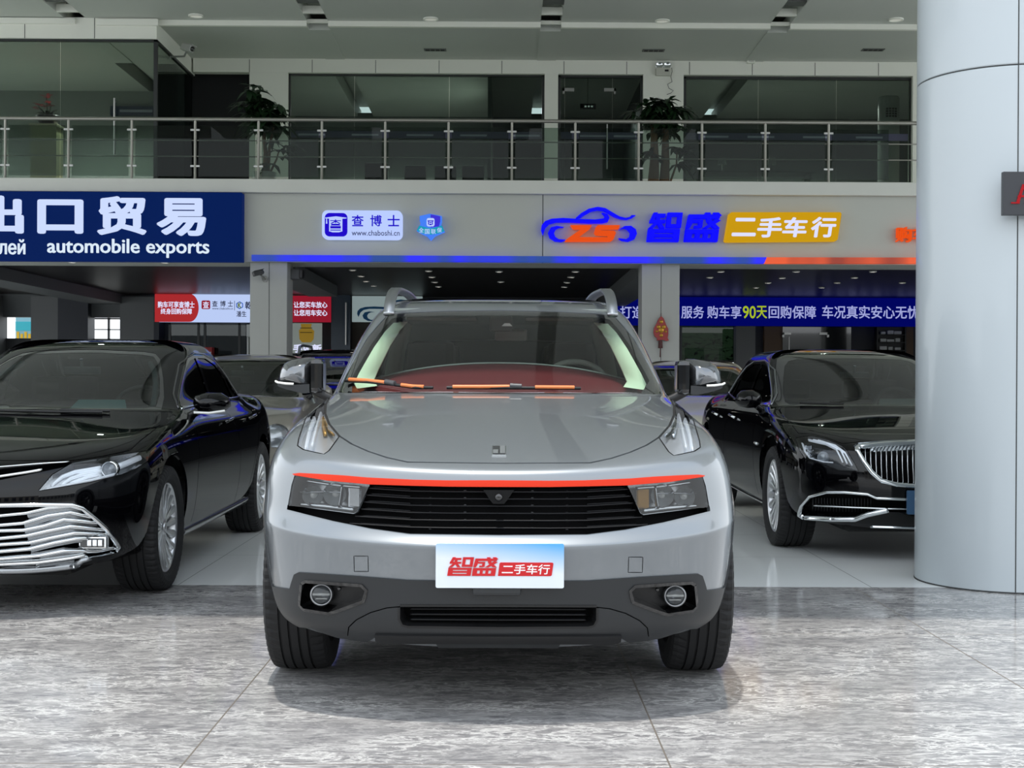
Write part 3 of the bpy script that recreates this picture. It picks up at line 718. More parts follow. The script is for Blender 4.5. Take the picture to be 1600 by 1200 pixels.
# ------------------------------------------------------------------ the silver SUV in front
M_SUV = Matrix.Translation((-0.015, 5.40, 0))
def _R(zf, yf, zs, W, D, s, yb, zb=None):
    return dict(zf=zf, yf=yf, zs=zs, W=W, D=D, s=s, yb=yb, zb=zs if zb is None else zb, wtop=.60)
suv_rows = [
    _R(.225, -.76, .27, 0.798, .40, 0, 3.50), _R(.25, -.80, .29, 0.817, .40, 0, 3.56), _R(.30, -.845, .33, 0.836, .42, 0, 3.60),
    _R(.40, -.860, .42, 0.856, .43, 0, 3.66), _R(.48, -.875, .51, 0.868, .44, 0, 3.66), _R(.545, -.895, .59, 0.876, .455, 0, 3.66),
    _R(.572, -.905, .625, 0.879, .46, 0, 3.65), _R(.584, -.906, .638, 0.880, .46, 0, 3.65), _R(.588, -.904, .643, 0.8805, .46, 0, 3.65), _R(.61, -.88, .67, 0.882, .45, 0, 3.65), _R(.64, -.858, .70, 0.882, .44, .02, 3.64), _R(.71, -.85, .755, 0.877, .44, .03, 3.62),
    _R(.775, -.845, .81, 0.868, .44, .05, 3.60), _R(.815, -.84, .86, 0.854, .44, .06, 3.59), _R(.838, -.815, .90, 0.836, .44, .10, 3.58), _R(.855, -.76, .935, 0.820, .44, .16, 3.58),
    _R(.885, -.62, .965, 0.808, .44, .26, 3.57), _R(.935, -.36, .995, 0.793, .43, .44, 3.56), _R(.985, -.08, 1.02, 0.795, .42, .62, 3.55), _R(1.035, .20, 1.045, 0.785, .40, .82, 3.54),
    _R(1.070, .40, 1.065, 0.780, .40, .98, 3.53), _R(1.090, .50, 1.085, 0.775, .38, 1.03, 3.52), _R(1.13, .57, 1.12, 0.765, .36, 1.10, 3.50),
    _R(1.23, .73, 1.22, 0.735, .32, 1.32, 3.44), _R(1.34, .93, 1.33, 0.700, .28, 1.58, 3.36), _R(1.435, 1.12, 1.43, 0.655, .24, 1.82, 3.28), _R(1.475, 1.22, 1.475, 0.625, .22, 1.93, 3.24),
    _R(1.51, 1.36, 1.515, 0.585, .20, 2.0, 3.15), _R(1.54, 1.58, 1.545, 0.520, .18, 2.0, 3.0), _R(1.562, 1.85, 1.565, 0.380, .14, 2.0, 2.8), _R(1.572, 2.1, 1.573, 0.200, .1, 2.0, 2.6), _R(1.575, 2.3, 1.575, 0.000, .02, 2.0, 2.4)]
suv_fr = [0, .13, .26, .39, .52, .65, .77, .865, .93, .97]
suv_plan = [0, .006, .026, .062, .115, .195, .31, .46, .66, .95]
suv_wz = [0, .01, .05, .12, .22, .37, .54, .72, .88, .97]
suv_side = [(.995, -.26, .96, 1.60), (1, 0, 1.1, 1.66), (1, .35, 1.25, 1.75), (.99, .9, 1.5, 1.9), (.985, 1.6, 1.9, 2.1), (.985, 2.2, 2.35, 2.35), (.995, 2.73, 2.8, 2.65), (.98, 3.1, 3.05, 2.85)]
suv_rear, suv_reary = [.90, .70, .40, 0], [-.22, -.07, -.01, 0]
S = SUV = Surf(car_grid(suv_rows, suv_fr, suv_plan, suv_wz, suv_side, suv_rear, suv_reary), M_SUV, 5)
S.dist = 5.0

SILVER = mat('silver_grey_paint', (128, 133, 137), .30, .5, 1.0)
CLAD = mat('grey_cladding_plastic', (38, 40, 42), .45)
REDBAR = mat('orange_red_trim', (212, 46, 8), .45, 0, 0, spec=.3)
WIND = glass_mat('windscreen_glass', (228, 240, 232), 1.0)
LENS = glass_mat('lamp_lens', (235, 238, 240), 1.0)
LENSD = glass_mat('smoked_lens', (205, 207, 208), 1.0)
SIDEG = glass_mat('tinted_side_glass', (60, 66, 66), 1.0)
GAP = mat('panel_gap_shadow_rubber', (10, 10, 10), .8)
ORANGE = mat('orange_film', (222, 128, 72), .4)
CREAM = mat('pale_trim', (232, 248, 226), .7)
REDLEA = mat('red_leather', (104, 20, 34), .55)
DKTRIM = mat('dark_interior_trim', (42, 44, 45), .7)
LED = mat('clear_reflector', (235, 238, 242), .10, 1.0)

cx = 781
hoodline = [(cx + 4, 724), (637, 722), (605, 715), (575, 705), (550, 694), (530, 681), (514, 662), (508, 646), (509, 632), (517, 617), (526, 604)]
drl = [(491, 631), (506, 629), (507, 645), (514, 663), (529, 682), (513, 704), (506, 709), (475, 702), (466, 696), (468, 685), (478, 655)]
lamp = [(461, 742), (512, 751), (578, 758), (557, 800), (553, 802), (500, 795), (450, 790), (456, 757)]
bar = [(459, 741), (470, 739.5), (500, 741), (540, 743.5), (575, 746.5), (647, 750), (700, 751), (cx + 4, 751), (cx + 4, 761), (700, 760.5), (640, 759), (578, 757), (512, 751), (462, 743)]
grille = [(578, 757), (640, 759), (700, 760.5), (cx + 4, 761), (cx + 4, 836), (640, 834), (580, 826), (520, 814), (480, 804), (449, 796), (450, 789), (500, 796), (553, 803), (558, 800)]
clad = [(418, 914), (440, 918), (454, 920), (457, 909), (461, 897), (467, 894), (500, 896), (560, 900), (637, 906), (cx + 4, 909), (cx + 4, 1010), (560, 1010), (430, 1000), (425, 960)]
fog = [(475, 913), (480, 910), (565, 916), (571, 922), (567, 937), (528, 951), (515, 955), (477, 949), (472, 944)]
intake = [(626, 947), (cx + 4, 947.5), (cx + 4, 978), (638, 976), (630, 974), (626, 966)]
lipl = [(587, 988), (640, 989), (cx + 4, 990), (cx + 4, 1001), (600, 1000), (588, 996)]
towc = [(553, 869), (575, 869), (575.5, 893), (553.5, 893)]
U = S.px
hl = U(hoodline, False)
ws_out = U([(cx + 4, 484), (700, 485), (612, 489), (603, 494), (590, 508), (575, 525), (550, 566), (533, 597)], False)
ws_in = U([(cx + 4, 492), (700, 492), (625, 494), (612, 497), (598, 512), (580, 537), (556, 577), (548, 592), (553, 600)], False)
ue = ws_out[-1][0]
ws_o = ws_out + [(ue - .3, 20.55), (ue - 1.2, 20.45), (4, 20.4), (0, 20.35)]
ws_i = ws_in + [(ws_in[-1][0] - .6, 20.75), (4, 20.7), (0, 20.65)]
hood_poly = hl + [(hl[-1][0] - .25, 20.2), (hl[-1][0] - 1.2, 20.15), (4, 20.1), (0, 20.05)]
arc = lambda y0, r, z0=.355: [(y0 + r * math.cos(t), z0 + r * math.sin(t)) for t in np.linspace(-.5, math.pi + .5, 40)]
arch_f, arch_r = S.side(arc(0, .405)), S.side(arc(2.73, .405))
trim_f, trim_r = S.side(arc(0, .46)), S.side(arc(2.73, .46))
sill = S.side([(.3, .2), (.35, .42), (.9, .42), (1.8, .43), (2.4, .44), (2.45, .2)])
win1 = S.side([(1.12, 1.115), (1.22, 1.18), (1.5, 1.36), (1.66, 1.44), (1.85, 1.46), (1.92, 1.46), (1.92, 1.12)])
win2 = S.side([(1.98, 1.12), (1.98, 1.46), (2.5, 1.45), (2.6, 1.13)])
win3 = S.side([(2.66, 1.14), (2.57, 1.44), (2.9, 1.40), (3.02, 1.16)])
C_ = S.C - 1
rear_glass = S.rear([(-.1, 1.12), (.50, 1.12), (.46, 1.38), (-.1, 1.40)])
door1 = S.side([(.62, .44), (.58, .8), (.66, 1.05), (1.94, 1.10), (1.94, .44)], False)
door2 = S.side([(1.97, 1.10), (2.75, 1.12), (2.62, .85), (2.3, .6), (2.28, .44)], False)
S.partition([
    ('gap', S.stroke(hl, .010)), ('gap', S.stroke(U(towc + towc[:1], False), .003)),
    ('gap', S.stroke(U([(544, 991), (546, 978), (558, 967), (580, 956), (605, 949), (626, 947)], False), .004)),
    ('gap', S.stroke(door1, .008)), ('gap', S.stroke(door2, .008)),
    ('drl', U(drl)), ('lampgap', S.stroke(U(drl + drl[:1], False), .010)), ('bar', U(bar)), ('lamp', U(lamp)), ('grille', U(grille)),
    ('arch', arch_f), ('arch', arch_r), ('fog', U(fog)), ('fogrim', S.stroke(U(fog + fog[:1], False), .022)), ('intake', U(intake)), ('intrim', S.stroke(U(intake + intake[:1], False), .016)),
    ('lip', U(lipl)), ('clad', U(clad)), ('clad', trim_f), ('clad', trim_r), ('clad', sill),
    ('glass', ws_i), ('frit', ws_o), ('win1', win1), ('win2', win2), ('win3', win3), ('rglass', rear_glass), ('hood', hood_poly)])
suv = empty('car', M_SUV.translation, 0, 'silver grey SUV facing the camera with a red-orange grille bar', 'car')
S.part('body', ['body'], SILVER, suv, 0, .012)
S.part('hood', ['hood'], SILVER, suv, 0, .012)
S.part('panel_gap', ['gap', 'lampgap'], GAP, suv, -.006)
S.part('bumper_cladding', ['clad'], CLAD, suv, .006, .02)
S.part('bumper_lip', ['lip'], BLACKP, suv, .015, .03)
S.part('grille_bar', ['bar'], REDBAR, suv, .008, .02)
for sd in (1, -1): S.part('fog_lamp_surround', ['fogrim'], BLACKG, suv, .010, .02, sides=(sd,))
S.part('intake_frame', ['intrim'], BLACKP, suv, .008, .03)
ws = S.part('windshield', ['glass'], WIND, suv, -.003)
S.part('glass_border', ['frit'], BLACKG, ws, -.003)
for sd in (1, -1):
    for k in ('win1', 'win2', 'win3'): S.part('side_window', [k], SIDEG, suv, -.004, sides=(sd,))
S.part('rear_window', ['rglass'], SIDEG, suv, -.004)
# recesses
g = S.part('grille', ['grille'], mat('grille_black', (5, 5, 6), .7, spec=.1), suv, -.05); S.part('grille_rim', ['grille'], BLACKG, g, .002, .055, rim_only=True)
q = S.part('lower_intake', ['intake'], mat('grille_black', (5, 5, 6), .7, spec=.1), suv, -.05); S.part('intake_rim', ['intake'], BLACKP, q, .006, .06, rim_only=True)
# grille slats: long horizontal ribs, finer ones near the lamps
mb = MB()
for i in range(7):
    y = 768.5 + i * 11.2
    xs = 574 - i * 3.2 if i < 3 else 563 - (i - 3) * 9
    S.strip(mb, U([(cx - 1, y), (700, y - .3), (640, y - 1.4), (xs + 20, y - 4.5 - i * .3), (xs, y - 6 - i * .3)], False), .007, .010, -.014)
mb.build('grille_slats', mat('slat_black', (12, 12, 14), .4, spec=.25), g)
for sd in (1, -1):
  mb = MB()
  for i in range(6):
    y = 763.5 + i * 11.2; xs = 578 - i * 3.6
    S.strip(mb, U([(640, y + 1), (xs + 25, y - 2), (xs + 2, y - 3)], False), .006, .008, -.018, (sd,))
  mb.build('fine_slats', mat('slat_black', (12, 12, 14), .4, spec=.25), g)
for i in range(6):
    for x in (671, 726):
        p = S.pt(U([(x, 767 + 11.2 * i)], False)[0], -.02)
        for sg in (1, -1): MB().box(sg * p.x - .004, sg * p.x + .004, p.y - .012, p.y + .004, p.z - .003, p.z + .003, .001).build('grille_stud', mat('stud_grey', (60, 60, 62), .4), g)
# camera pod in the grille
p = S.pt(U([(781, 775)], False)[0], 0); mb = MB()
mb.prism([(-.052, .020), (.052, .020), (.040, .004), (.030, -.012), (.018, -.026), (-.018, -.026), (-.030, -.012), (-.040, .004)], 'y', p.y - .004, p.y + .04, Matrix.Translation((0, 0, p.z)))
pod = mb.build('camera_pod', mat('pod_black', (10, 10, 11), .4, spec=.2), suv)
MB().lathe([(.012, 0), (.012, -.008), (.008, -.010), (.001, -.010)], 'y', 20, (0, p.y - .004, p.z - .004)).build('camera_lens', BLACKG, pod)
mb = MB()
for i in range(3): S.strip(mb, U([(cx - 1, 953 + i * 9), (640, 953 + i * 8.6)], False), .008, .012, -.02)
mb.build('intake_slats', mat('slat_black', (12, 12, 14), .4, spec=.25), q)
# lamps
for sd in (1, -1):
    b = S.part('daytime_lamp', ['drl'], mat('lamp_bowl', (205, 206, 208), .3, .5), suv, -.045, sides=(sd,))
    S.part('lamp_rim', ['drl'], BLACKG, b, 0, .05, sides=(sd,), rim_only=True)
    S.part('lamp_lens', ['drl'], LENS, b, 0, sides=(sd,))
    mb = MB()
    S.strip(mb, U([(500, 638), (496, 655), (492, 672), (487, 690)], False), .012, .016, -.030, (sd,))
    S.strip(mb, U([(489, 645), (484, 660), (480, 676), (476, 694)], False), .012, .016, -.030, (sd,))
    mb.build('light_guide', mat('light_guide_clear', (240, 243, 246), .15, .2, emit=(230, 240, 255), estr=.25), b)
    mb = MB(); S.strip(mb, U([(504, 640), (505, 652), (509, 666)], False), .014, .008, -.036, (sd,)); mb.build('turn_reflector', mat('amber_reflector', (190, 140, 50), .3, .4) if sd == -1 else LED, b)
    mb = MB()
    S.strip(mb, U([(472, 697), (490, 701), (508, 704)], False), .022, .012, -.035, (sd,)); mb.build('reflector_tray', LED, b)
    b = S.part('headlamp', ['lamp'], mat('lamp_bowl_dark', (180, 181, 182), .22, .85), suv, -.085, sides=(sd,))
    S.part('lamp_rim', ['lamp'], BLACKG, b, .001, .09, sides=(sd,), rim_only=True)
    S.part('lamp_lens', ['lamp'], LENSD, b, -.001, sides=(sd,))
    for (ax, ay, r) in ((478, 772, .036), (515, 770, .040)):
        c = S.pt(U([(ax, ay)], False)[0], -.045, sd)
        MB().lathe([(r, -.03), (r * .95, -.022), (r * .6, .015), (.012, .03)], 'y', 28, c).build('reflector', LED, b)
        MB().lathe([(.012, .03), (.012, -.012), (.009, -.018), (.001, -.019)], 'y', 16, c).build('bulb', mat('bulb_glass', (230, 230, 225), .1, .1), b)
    mb = MB(); S.strip(mb, U([(458, 768), (500, 768), (530, 769)], False), .006, .01, -.03, (sd,)); S.strip(mb, U([(456, 786), (500, 790), (548, 796)], False), .02, .012, -.04, (sd,)); S.strip(mb, U([(470, 750), (515, 757), (560, 761)], False), .012, .01, -.03, (sd,)); S.strip(mb, U([(531, 757), (529, 775), (526, 793)], False), .008, .012, -.025, (sd,)); mb.build('bezel', CHROME, b)
    c = S.pt(U([(545, 775)], False)[0], -.05, sd)
    MB().box(c.x - .022, c.x + .022, c.y - .004, c.y + .02, c.z - .04, c.z + .035, .006).build('turn_reflector', mat('amber_reflector', (190, 140, 50), .3, .4) if sd == 1 else LED, b)
    # fog lamp pocket
    b = S.part('fog_lamp_pocket', ['fog'], BLACKP, suv, -.05, sides=(sd,)); S.part('pocket_rim', ['fog'], BLACKG, b, .004, .056, sides=(sd,), rim_only=True)
    c = S.pt(U([(499, 931)], False)[0], -.012, sd)
    MB().lathe([(.039, .03), (.039, 0), (.034, -.006), (.031, .004), (.0305, .02), (.001, .03)], 'y', 32, c).build('fog_lamp', mat('fog_reflector_satin', (150, 152, 154), .32, .9), b)
    MB().lathe([(.033, -.002), (.024, -.010), (.001, -.013)], 'y', 28, c).build('fog_lens', LENS, b)
    mb = MB(); mb.box(c.x - .031, c.x + .031, c.y + .002, c.y + .008, c.z - .003, c.z + .004); mb.box(c.x - .02, c.x + .02, c.y + .002, c.y + .008, c.z - .016, c.z - .012)
    mb.build('fog_reflector', STEEL, b)
    c2 = S.pt(U([(524, 924)], False)[0], -.03, sd)
    MB().lathe([(.006, .01), (.006, -.004), (.001, -.004)], 'y', 14, c2).build('sensor', BLACKG, b)
# badge: a small square of four fields
p = S.pt(U([(781, 705)], False)[0], -.001); n_ = S.nrm(*[np.array([q]) for q in U([(781, 705)], False)[0]])[0]
ang = math.atan2(-n_[1], n_[2]); MBd = Matrix.Translation((0, p.y, p.z)) @ Matrix.Rotation(ang, 4, 'X')
hh = .5 * .026 / max(.2, math.sin(ang + .0))
mb = MB(); mb.box(-.0245, .0245, -hh, hh, -.002, .005, .001, MBd); bd = mb.build('hood_badge', CHROME, suv)
mb = MB(); mb.box(-.0215, .0215, -hh * .86, hh * .86, .004, .0065, 0, MBd); mb.build('badge_field', mat('badge_dark', (45, 46, 47), .3), bd)
mb = MB(); mb.box(-.021, -.003, -hh * .8, 0, .006, .008, 0, MBd); mb.box(.003, .021, -hh * .8, hh * .8, .006, .008, 0, MBd); mb.build('badge_block', mat('badge_grey', (105, 108, 108), .3), bd)
# trade plate
PL0, PL1 = at(681, 849, 4.49), at(881, 919, 4.49)
pw, ph = PL1.x - PL0.x, PL0.z - PL1.z; pc = M_SUV.inverted() @ ((PL0 + PL1) / 2)
plate_m = bpy.data.materials.new('plate_print'); plate_m.use_nodes = True
N_, L_ = plate_m.node_tree.nodes, plate_m.node_tree.links; b_ = N_['Principled BSDF']; b_.inputs['Roughness'].default_value = .35
t_ = N_.new('ShaderNodeTexCoord'); sp_ = N_.new('ShaderNodeSeparateXYZ'); L_.new(t_.outputs['Object'], sp_.inputs[0])
a_ = N_.new('ShaderNodeMath'); a_.operation = 'MULTIPLY_ADD'; a_.inputs[1].default_value = .38 / pw; L_.new(sp_.outputs['X'], a_.inputs[0])
a2_ = N_.new('ShaderNodeMath'); a2_.operation = 'MULTIPLY'; a2_.inputs[1].default_value = 1.0 / ph; L_.new(sp_.outputs['Z'], a2_.inputs[0]); L_.new(a2_.outputs[0], a_.inputs[2])
r_ = N_.new('ShaderNodeValToRGB'); e_ = r_.color_ramp.elements
e_[0].position = 0; e_[0].color = (*lin((222, 228, 236)), 1); e_[1].position = .62; e_[1].color = (*lin((92, 170, 235)), 1)
L_.new(a_.outputs[0], r_.inputs[0]); L_.new(r_.outputs[0], b_.inputs['Base Color'])
mb = MB(); mb.prism(rrect(-pw / 2, pw / 2, -ph / 2, ph / 2, .006), 'y', -.004, .004)
plate = mb.build('license_plate', plate_m, suv); plate.location = pc
def blocks(polys, cx_, cz_, w, h, y0, y1, shear=0.0, W0=20.0, H0=10.0):
    mb = MB()
    for i_, p in enumerate(polys):
        if len(p) == 4 and not isinstance(p[0], tuple): x0, x1, z0, z1 = p; p = [(x0, z0), (x1, z0), (x1, z1), (x0, z1)]
        mb.prism([(cx_ + ((x + shear * z) / W0 - .5) * w, cz_ + (z / H0 - .5) * h) for x, z in p], 'y', y0 - 3e-5 * i_, y1)
    return mb
ZHI = [[(.3, 7.5), (1.1, 10), (2.3, 10), (1.5, 7.5)], (1.0, 4.7, 8.5, 9.6), (.2, 4.9, 6.5, 7.5), (2.1, 3.2, 6, 9.0), [(2.0, 7), (3.2, 7), (1.5, 4.6), (0, 4.6)], [(2.4, 6.6), (3.4, 6.8), (4.9, 4.6), (3.5, 4.6)],
       (5.3, 6.6, 4.8, 10), (8.5, 9.8, 4.8, 10), (5.3, 9.8, 4.8, 6.0), (5.3, 9.8, 8.8, 10),
       (0, 2, 0, 4.3), (7.8, 9.6, 0, 4.3), (0, 9.6, 0, 1.0), (0, 9.6, 1.6, 2.6), (0, 9.6, 3.2, 4.3)]
SHENG = [(10.5, 19.4, 8.0, 9.3), [(10.5, 9.3), (11.9, 9.3), (11.7, 6), (11.2, 4.6), (10.1, 4.6)], (11.7, 14.7, 6.6, 7.5), (13.6, 14.7, 4.8, 7.5), (12.5, 14, 4.7, 5.5),
         [(15.1, 10), (16.5, 10), (17.3, 7.2), (19.8, 4.6), (18.1, 4.6), (16.0, 6.8)], [(18.4, 8.0), (19.8, 7.3), (16.4, 4.6), (14.9, 4.6)], [(17.4, 10), (18.9, 10), (19.9, 9.0), (18.4, 9.0)],
         (10.1, 12, 0, 4.2), (13.1, 14.3, 0, 4.2), (15.4, 16.6, 0, 4.2), (17.7, 19.6, 0, 4.2), (10.1, 19.6, 0, 1.2), (10.1, 19.6, 2.9, 4.2)]
RED = mat('signal_red', (198, 16, 24), .5); WHITE = mat('white_plastic', (240, 242, 245), .4)
kx = pw / 200; ppx = lambda x: (x - 781) * kx; ppz = lambda y: (884 - y) * kx
blocks(ZHI + SHENG, ppx(737), ppz(885), 76 * kx, 29 * kx, -.0065, -.0038, .12).build('plate_lettering', RED, plate)
MB().prism([(ppx(778), ppz(899.5)), (ppx(860), ppz(899.5)), (ppx(862), ppz(898)), (ppx(864.5), ppz(880)), (ppx(863), ppz(878.5)), (ppx(782), ppz(878.5)), (ppx(780.5), ppz(880))], 'y', -.006, -.0038).build('plate_panel', RED, plate)
lettering('plate_lettering', '二手车行', WHITE, plate, ppx(821.5), -.0062, ppz(889), 75 * kx, 15.5 * kx, .0012, .012, 1.0, .1)
# bracket steps behind the plate
mb = MB(); mb.box(pc.x - .09, pc.x + .07, pc.y + .004, pc.y + .1, pc.z - .10, pc.z - .04, .01); mb.build('plate_bracket', CLAD, suv)
# wipers
def wiper(pts, name):
    mb = MB(); uv = U(pts, False); S.strip(mb, uv, .018, .014, .012, (-1,) ); return mb
for pts, orange, joint in (([(542, 598), (575, 600), (612, 604), (650, 610), (676, 614)], [(549, 597), (575, 599), (604, 602.5)], [(604, 602), (618, 605)]),
                           ([(697, 615), (740, 613), (800, 612), (850, 614), (908, 615)], [(707, 612.5), (750, 611), (796, 609.5)], [(797, 609), (815, 610)])):
    def flat(ps, w, h, off, m, nm, par):
        mb = MB(); P = []
        for p_ in ps:
            u_, v_ = U([p_], False)[0]; u_ = abs(u_); sg = -1 if p_[0] < 781 else 1
            a = S.ev([u_], [max(v_, 20.9)])[0] + S.nrm([u_], [max(v_, 20.9)])[0] * off; P.append(Vector((a[0] * sg, a[1], a[2])))
        mb.tube(P, w, 8); 
        return mb.build(nm, m, par)
    w_ = flat(pts, .007, .01, .012, BLACKP, 'wiper', suv)
    flat(orange, .0085, .01, .016, ORANGE, 'wiper_film', w_)
    flat([(628, 606.5), (645, 609), (662, 612)] if orange[0][0] < 700 else [(836, 613), (868, 614), (898, 615)], .0082, .01, .016, ORANGE, 'wiper_film', w_)
    flat(joint, .012, .01, .018, mat('joint_grey', (70, 70, 72), .4), 'wiper_joint', w_)
# roof rails
for sd in (1, -1):
    mb = MB(); pts = []
    for x, y, z in ((.535, 1.12, 1.445), (.534, 1.17, 1.50), (.53, 1.25, 1.545), (.525, 1.36, 1.572), (.52, 1.5, 1.585), (.515, 2.2, 1.60), (.51, 2.8, 1.57), (.505, 2.95, 1.50)): pts.append(Vector((x * sd, y, z)))
    vs = []; fs = []; m_ = len(pts)
    fine = []
    for i in range(m_ - 1):
        p0, p1, p2, p3 = pts[max(i - 1, 0)], pts[i], pts[i + 1], pts[min(i + 2, m_ - 1)]
        for k in range(6):
            t = k / 6; fine.append(.5 * ((2 * p1) + (p2 - p0) * t + (2 * p0 - 5 * p1 + 4 * p2 - p3) * t * t + (3 * p1 - p0 - 3 * p2 + p3) * t ** 3))
    fine.append(pts[-1])
    for i, p_ in enumerate(fine):
        t = (fine[min(i + 1, len(fine) - 1)] - fine[max(i - 1, 0)]).normalized(); a = Vector((1, 0, 0)); b = t.cross(a) * sd; b.normalize()
        for ca, cb in ((-.024, -.012), (-.026, .004), (-.018, .012), (.018, .012), (.026, .004), (.024, -.012)): vs.append(p_ + a * ca + b * cb * sd)
    k = len(fine); fs = [(i * 6 + j, i * 6 + (j + 1) % 6, (i + 1) * 6 + (j + 1) % 6, (i + 1) * 6 + j) for i in range(k - 1) for j in range(6)] + [tuple(range(6)), tuple(range((k - 1) * 6, k * 6))]
    mb.add(vs, fs, True); mb.build('roof_rail', mat('satin_aluminium', (170, 173, 176), .3, 1), suv)
# door mirrors
def mirror(M, parent, body, outline, depth, sd, glassm=None, cap=None, lampc=True, narrow=.55):
    """outline (x outward, z) of the widest section; swells from a rounded nose to the glass face"""
    n = len(outline); c = Vector((sum(p[0] for p in outline) / n, 0, sum(p[1] for p in outline) / n)); vs = []; fs = []
    prof = [(-.02, 0), (.0, narrow * .75), (.10, narrow), (.30, .82), (.6, .97), (.9, 1.0), (1.0, .97)]
    for t, k in prof:
        for p in outline: vs.append(((c.x + (p[0] - c.x) * k) * sd, depth * t, c.z + (p[1] - c.z) * k))
    for i in range(len(prof) - 1): fs += [(i * n + j, i * n + (j + 1) % n, (i + 1) * n + (j + 1) % n, (i + 1) * n + j) for j in range(n)]
    mb = MB(); mb.add(vs, fs, True); mb.add(vs[-n:], [tuple(range(n))])
    o = mb.build('door_mirror', body, parent); o.matrix_local = M
    return o, c
MIRC = mat('mirror_cap_chrome_grey', (120, 122, 125), .15, .9, .6)
for sd in (1, -1):
    o = M_SUV.inverted() @ at(489, 598, 6.15)
    px_ = 6.15 / F_PX
    out = [((489 - x) * px_, (598 - y) * px_) for x, y in [(490, 612), (478, 613), (450, 607), (436, 602), (433, 592), (436, 578), (442, 568), (454, 561), (475, 558), (488, 558), (491, 570), (491, 595)]]
    mi, c = mirror(Matrix.Translation((abs(o.x) * sd, o.y - .06, o.z)), suv, MIRC, out, .15, sd)
    mb = MB(); low = [((489 - x) * px_, (598 - y) * px_) for x, y in [(486, 613), (476, 614.5), (450, 608.5), (438, 604), (436, 600), (455, 601.5), (486, 600)]]
    mb.prism([(p[0] * sd, p[1]) for p in low], 'y', .008, .12); mb.build('mirror_base', CLAD, mi)
    mb = MB(); mb.tube([((489 - x) * px_ * sd, .0 + k, (598 - y) * px_) for x, y, k in ((431, 596, .06), (437, 598, .02), (450, 599.5, .0), (462, 600, .0))], .0055, 8); mb.build('turn_lamp', mat('clear_strip', (235, 235, 230), .15, .1), mi)
    mb = MB(); mb.box(-.050 * sd, .008 * sd, .01, .15, -.045, .108, .022); mb.build('mirror_inner_shell', BLACKG, mi)
    mb = MB(); mb.tube([(-.005 * sd, .06, -.03), (-.06 * sd, .05, -.06), (-.12 * sd, .05, -.085)], [.022, .02, .018], 10); mb.build('mirror_arm', BLACKP, mi)
# wheels, liners, underbody
for x, y in ((.762, 0), (-.762, 0), (.762, 2.73), (-.762, 2.73)): wheel(suv, x, y, .36, .225, .235, 1 if x > 0 else -1, 'twin', 5, RIMD)
mb = MB(); mb.box(-.60, .60, -.60, 3.4, .24, .62, .05); mb.box(-.64, .64, .45, 2.3, .14, .8, .05); mb.box(-.84, .84, .46, 2.27, .30, .36); mb.box(-.64, .64, -.6, .5, .30, .36); mb.box(-.64, .64, 2.2, 3.5, .30, .36); mb.box(-.66, .66, -.55, -.44, .30, .6); mb.build('underbody', mat('underbody_black', (12, 12, 12), .8), suv)
# cabin
mb = MB(); vs = []; fs = []; nx = 24
for i in range(nx + 1):
    x = -.70 + 1.4 * i / nx; k = 1 - (abs(x) / .72) ** 2.2
    for (yy, zz) in ((.50 + .42 * (abs(x) / .72) ** 2, 1.075), (.62 + .36 * (abs(x) / .72) ** 2, 1.085 + .015 * k), (.95, 1.10 + .05 * k), (1.22, 1.10 + .112 * k), (1.27, 1.095 + .105 * k), (1.30, .95)): vs.append((x, yy, zz))
for i in range(nx): fs += [(i * 6 + j, i * 6 + j + 1, (i + 1) * 6 + j + 1, (i + 1) * 6 + j) for j in range(5)]
mb.add(vs, fs, True); dash = mb.build('dashboard', REDLEA, suv)
mb = MB(); mb.tube([(vs[i * 6 + 3][0], vs[i * 6 + 3][1], vs[i * 6 + 3][2] + .004) for i in range(nx + 1)], .006, 8); mb.build('dash_trim', mat('satin_trim', (150, 155, 152), .35, .6), dash)
mb = MB(); R_ = Matrix.Translation((.37, 1.36, 1.06)) @ Matrix.Rotation(math.radians(65), 4, 'X')
mb.tube([R_ @ Vector((.185 * math.cos(t), .185 * math.sin(t), 0)) for t in np.linspace(0, 2 * math.pi, 40)[:-1]], .016, 8, closed=True)
mb.tube([R_ @ Vector((-.18, 0, 0)), R_ @ Vector((.18, 0, 0))], .02, 8); mb.build('steering_wheel', mat('wheel_leather_grey', (170, 174, 170), .5), suv)
for sd in (1, -1):
    mb = MB()
    for yy in (1.75, 2.55):
        mb.box(sd * .37 - .25, sd * .37 + .25, yy, yy + .16, .5, 1.12, .07); mb.box(sd * .37 - .13, sd * .37 + .13, yy + .05, yy + .15, 1.13, 1.34, .05); mb.box(sd * .37 - .26, sd * .37 + .26, yy - .5, yy + .1, .45, .62, .05)
    mb.build('seat', DKTRIM if sd == 1 else DKTRIM, suv)
    mb = MB()  # pale pillar trim behind the glass edge
    a = [S.pt(q_, -.022, sd) for q_ in U([(554, 601), (549, 593), (557, 577), (581, 537), (599, 512), (613, 498)], False, 9)]
    b = []
    for i, p_ in enumerate(a): b.append(p_ + Vector((-sd * (.085 - .0018 * i), .045, .012 - .0004 * i)))
    n2 = len(a); mb.add(a + b + [p_ + Vector((0, .03, 0)) for p_ in b] , [(i, i + 1, n2 + i + 1, n2 + i) for i in range(n2 - 1)] + [(n2 + i, n2 + i + 1, 2 * n2 + i + 1, 2 * n2 + i) for i in range(n2 - 1)], True)
    mb.build('pillar_trim', CREAM, suv, fix=False)
    mb = MB(); mb.tube([(sd * .60, 1.98, 1.05), (sd * .56, 2.0, 1.3), (sd * .52, 2.02, 1.44)], [.05, .045, .04], 8); mb.build('door_pillar_trim', CREAM, suv)
mb = MB(); mb.box(-.54, .54, 1.30, 2.9, 1.47, 1.485, .005); mb.build('headliner', mat('headliner_grey', (150, 156, 150), .9), suv)
